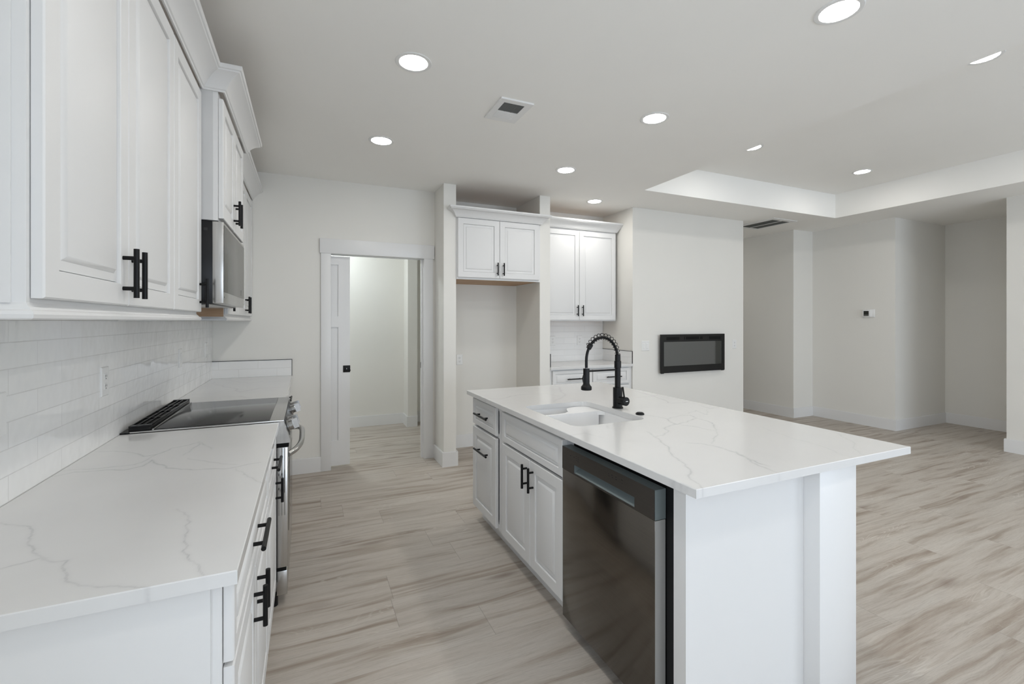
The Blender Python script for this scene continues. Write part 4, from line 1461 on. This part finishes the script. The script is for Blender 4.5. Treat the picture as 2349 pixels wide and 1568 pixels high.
proto = make_light()
SPOTS = [(0.501, 2.364, H, 'lit round ceiling light nearest the left wall cabinets, upper left of two'),
         (0.501, 3.486, H, 'lit round ceiling light in front of the pantry door'),
         (2.087, 3.498, H, 'lit round ceiling light in front of the fridge niche cabinet'),
         (2.922, 4.280, H, 'lit round ceiling light at the coffee niche cabinet'),
         (2.087, 2.368, H, 'lit round ceiling light over the sink, right of the exhaust grille'),
         (2.088, 1.224, H, 'largest lit ceiling light at the top of the view, over the near island end'),
         (5.556, 3.015, TZ, 'lit round light in the tray ceiling, fully visible near its far corner'),
         (3.829, 3.012, TZ, 'far lit tray ceiling light half cut off by the tray edge'),
         (3.829, 1.395, TZ, 'near lit tray ceiling light cut to a sliver by the tray edge, far right'),
         (5.95, 6.1, H, 'round ceiling light added to brighten the hallway, hidden past the fireplace wall'),  # unseen lamp, added to lift the dark hallway walls
         (0.501, 1.242, H, 'lit round ceiling light above the viewer, over the aisle by the left counter'),
         (0.501, 0.120, H, 'added ceiling light, unseen behind the viewer on the left, nearest the rear door'),  # added for ambient light, continuing the kitchen lamp spacing
         (2.088, 0.102, H, 'added ceiling light, unseen behind the near end of the island'),  # unseen lamp added for more light in the kitchen
         (5.556, 1.395, TZ, 'lit round tray ceiling light beyond the right edge of the view'),
         (3.829, -0.225, TZ, 'added tray ceiling light, unseen behind the viewer, on the kitchen side'),  # added out of view to raise the ambient light
         (5.556, -0.225, TZ, 'added tray ceiling light, unseen behind the viewer, on the far side'),  # added out of view like its tray neighbour, for ambient light
         ]
for i, (x, y, z, lab) in enumerate(SPOTS):
    o = proto if i == 0 else copy_tree(proto)
    o.location = (x, y, z)
    o['label'] = lab

r = thing('flush_ceiling_light', (0.15, 5.75, H), 'round flush ceiling light inside the pantry behind the open door', 'light')
MB().lathe((0.15, 5.75, H), (0, 0, -1), [(0, 0.0), (0, 0.185), (0.022, 0.185), (0.024, 0.175), (0.024, 0.0)], 40).build('base', 'plate', r)
MB().lathe((0.15, 5.75, H - 0.024), (0, 0, -1), [(0, 0.0), (0, 0.17), (0.02, 0.165), (0.035, 0.12), (0.042, 0.0)], 40).build('diffuser', M['pantry_lamp'], r)

# ---------------------------------------------------------------- ceiling exhaust grille and return vent
r = thing('exhaust_fan', (1.16, 2.655, H), 'white square ceiling exhaust grille with one dark louvred half', 'vent')
ex0, ex1, ey0, ey1 = 1.055, 1.270, 2.509, 2.801
ox0, ox1, oy0, oy1 = 1.090, 1.226, 2.549, 2.662
m = MB()
for (a, b, c_, d_) in ((ex0, ex1, ey0, oy0), (ex0, ex1, oy1, ey1), (ex0, ox0, oy0, oy1), (ox1, ex1, oy0, oy1)):
    m.box(a, c_, H - 0.010, b, d_, H)
m.build('cover', 'plate', r)
MB().box(ox0, oy0, H - 0.0025, ox1, oy1, H - 0.0005).build('cavity', 'ventdark', r)
lv = MB()
for i in range(10):
    y = oy0 + 0.004 + i * (oy1 - oy0 - 0.006) / 10
    lv.box(ox0, y + 0.004, H - 0.0095, ox1, y + 0.0075, H - 0.003)
for x in (1.135, 1.180):
    lv.box(x, oy0, H - 0.009, x + 0.003, oy1, H - 0.003)
lv.build('louvre', 'ventgrey', r)
lp = MB()
for i in range(9):
    y = 2.676 + i * 0.0095
    lp.box(1.092, y, H - 0.0118, 1.226, y + 0.0055, H - 0.0098)
lp.build('light_lens', 'plate', r)

r = thing('return_vent', (5.72, 4.30, H), 'white ceiling return vent with two dark slotted panels before the hallway', 'vent')
vx0, vx1, vy0, vy1 = 5.490, 5.955, 4.010, 4.625
p0, p1, q0, q1 = 5.565, 5.908, 4.082, 4.558
mid = 5.748
m = MB()
for (a, b, c_, d_) in ((vx0, vx1, vy0, q0), (vx0, vx1, q1, vy1), (vx0, p0, q0, q1), (p1, vx1, q0, q1), (mid - 0.009, mid + 0.009, q0, q1)):
    m.box(a, c_, H - 0.008, b, d_, H)
m.build('frame', 'plate', r)
MB().box(p0, q0, H - 0.002, p1, q1, H - 0.0005).build('cavity', 'ventdark', r)
for (a, b) in ((p0, mid - 0.009), (mid + 0.009, p1)):
    m = MB()
    n = 12
    for i in range(n):
        x = a + 0.003 + i * (b - a - 0.004) / n
        m.box(x, q0, H - 0.0075, x + 0.004, q1, H - 0.002)
    m.build('slats', 'ventgrey', r)
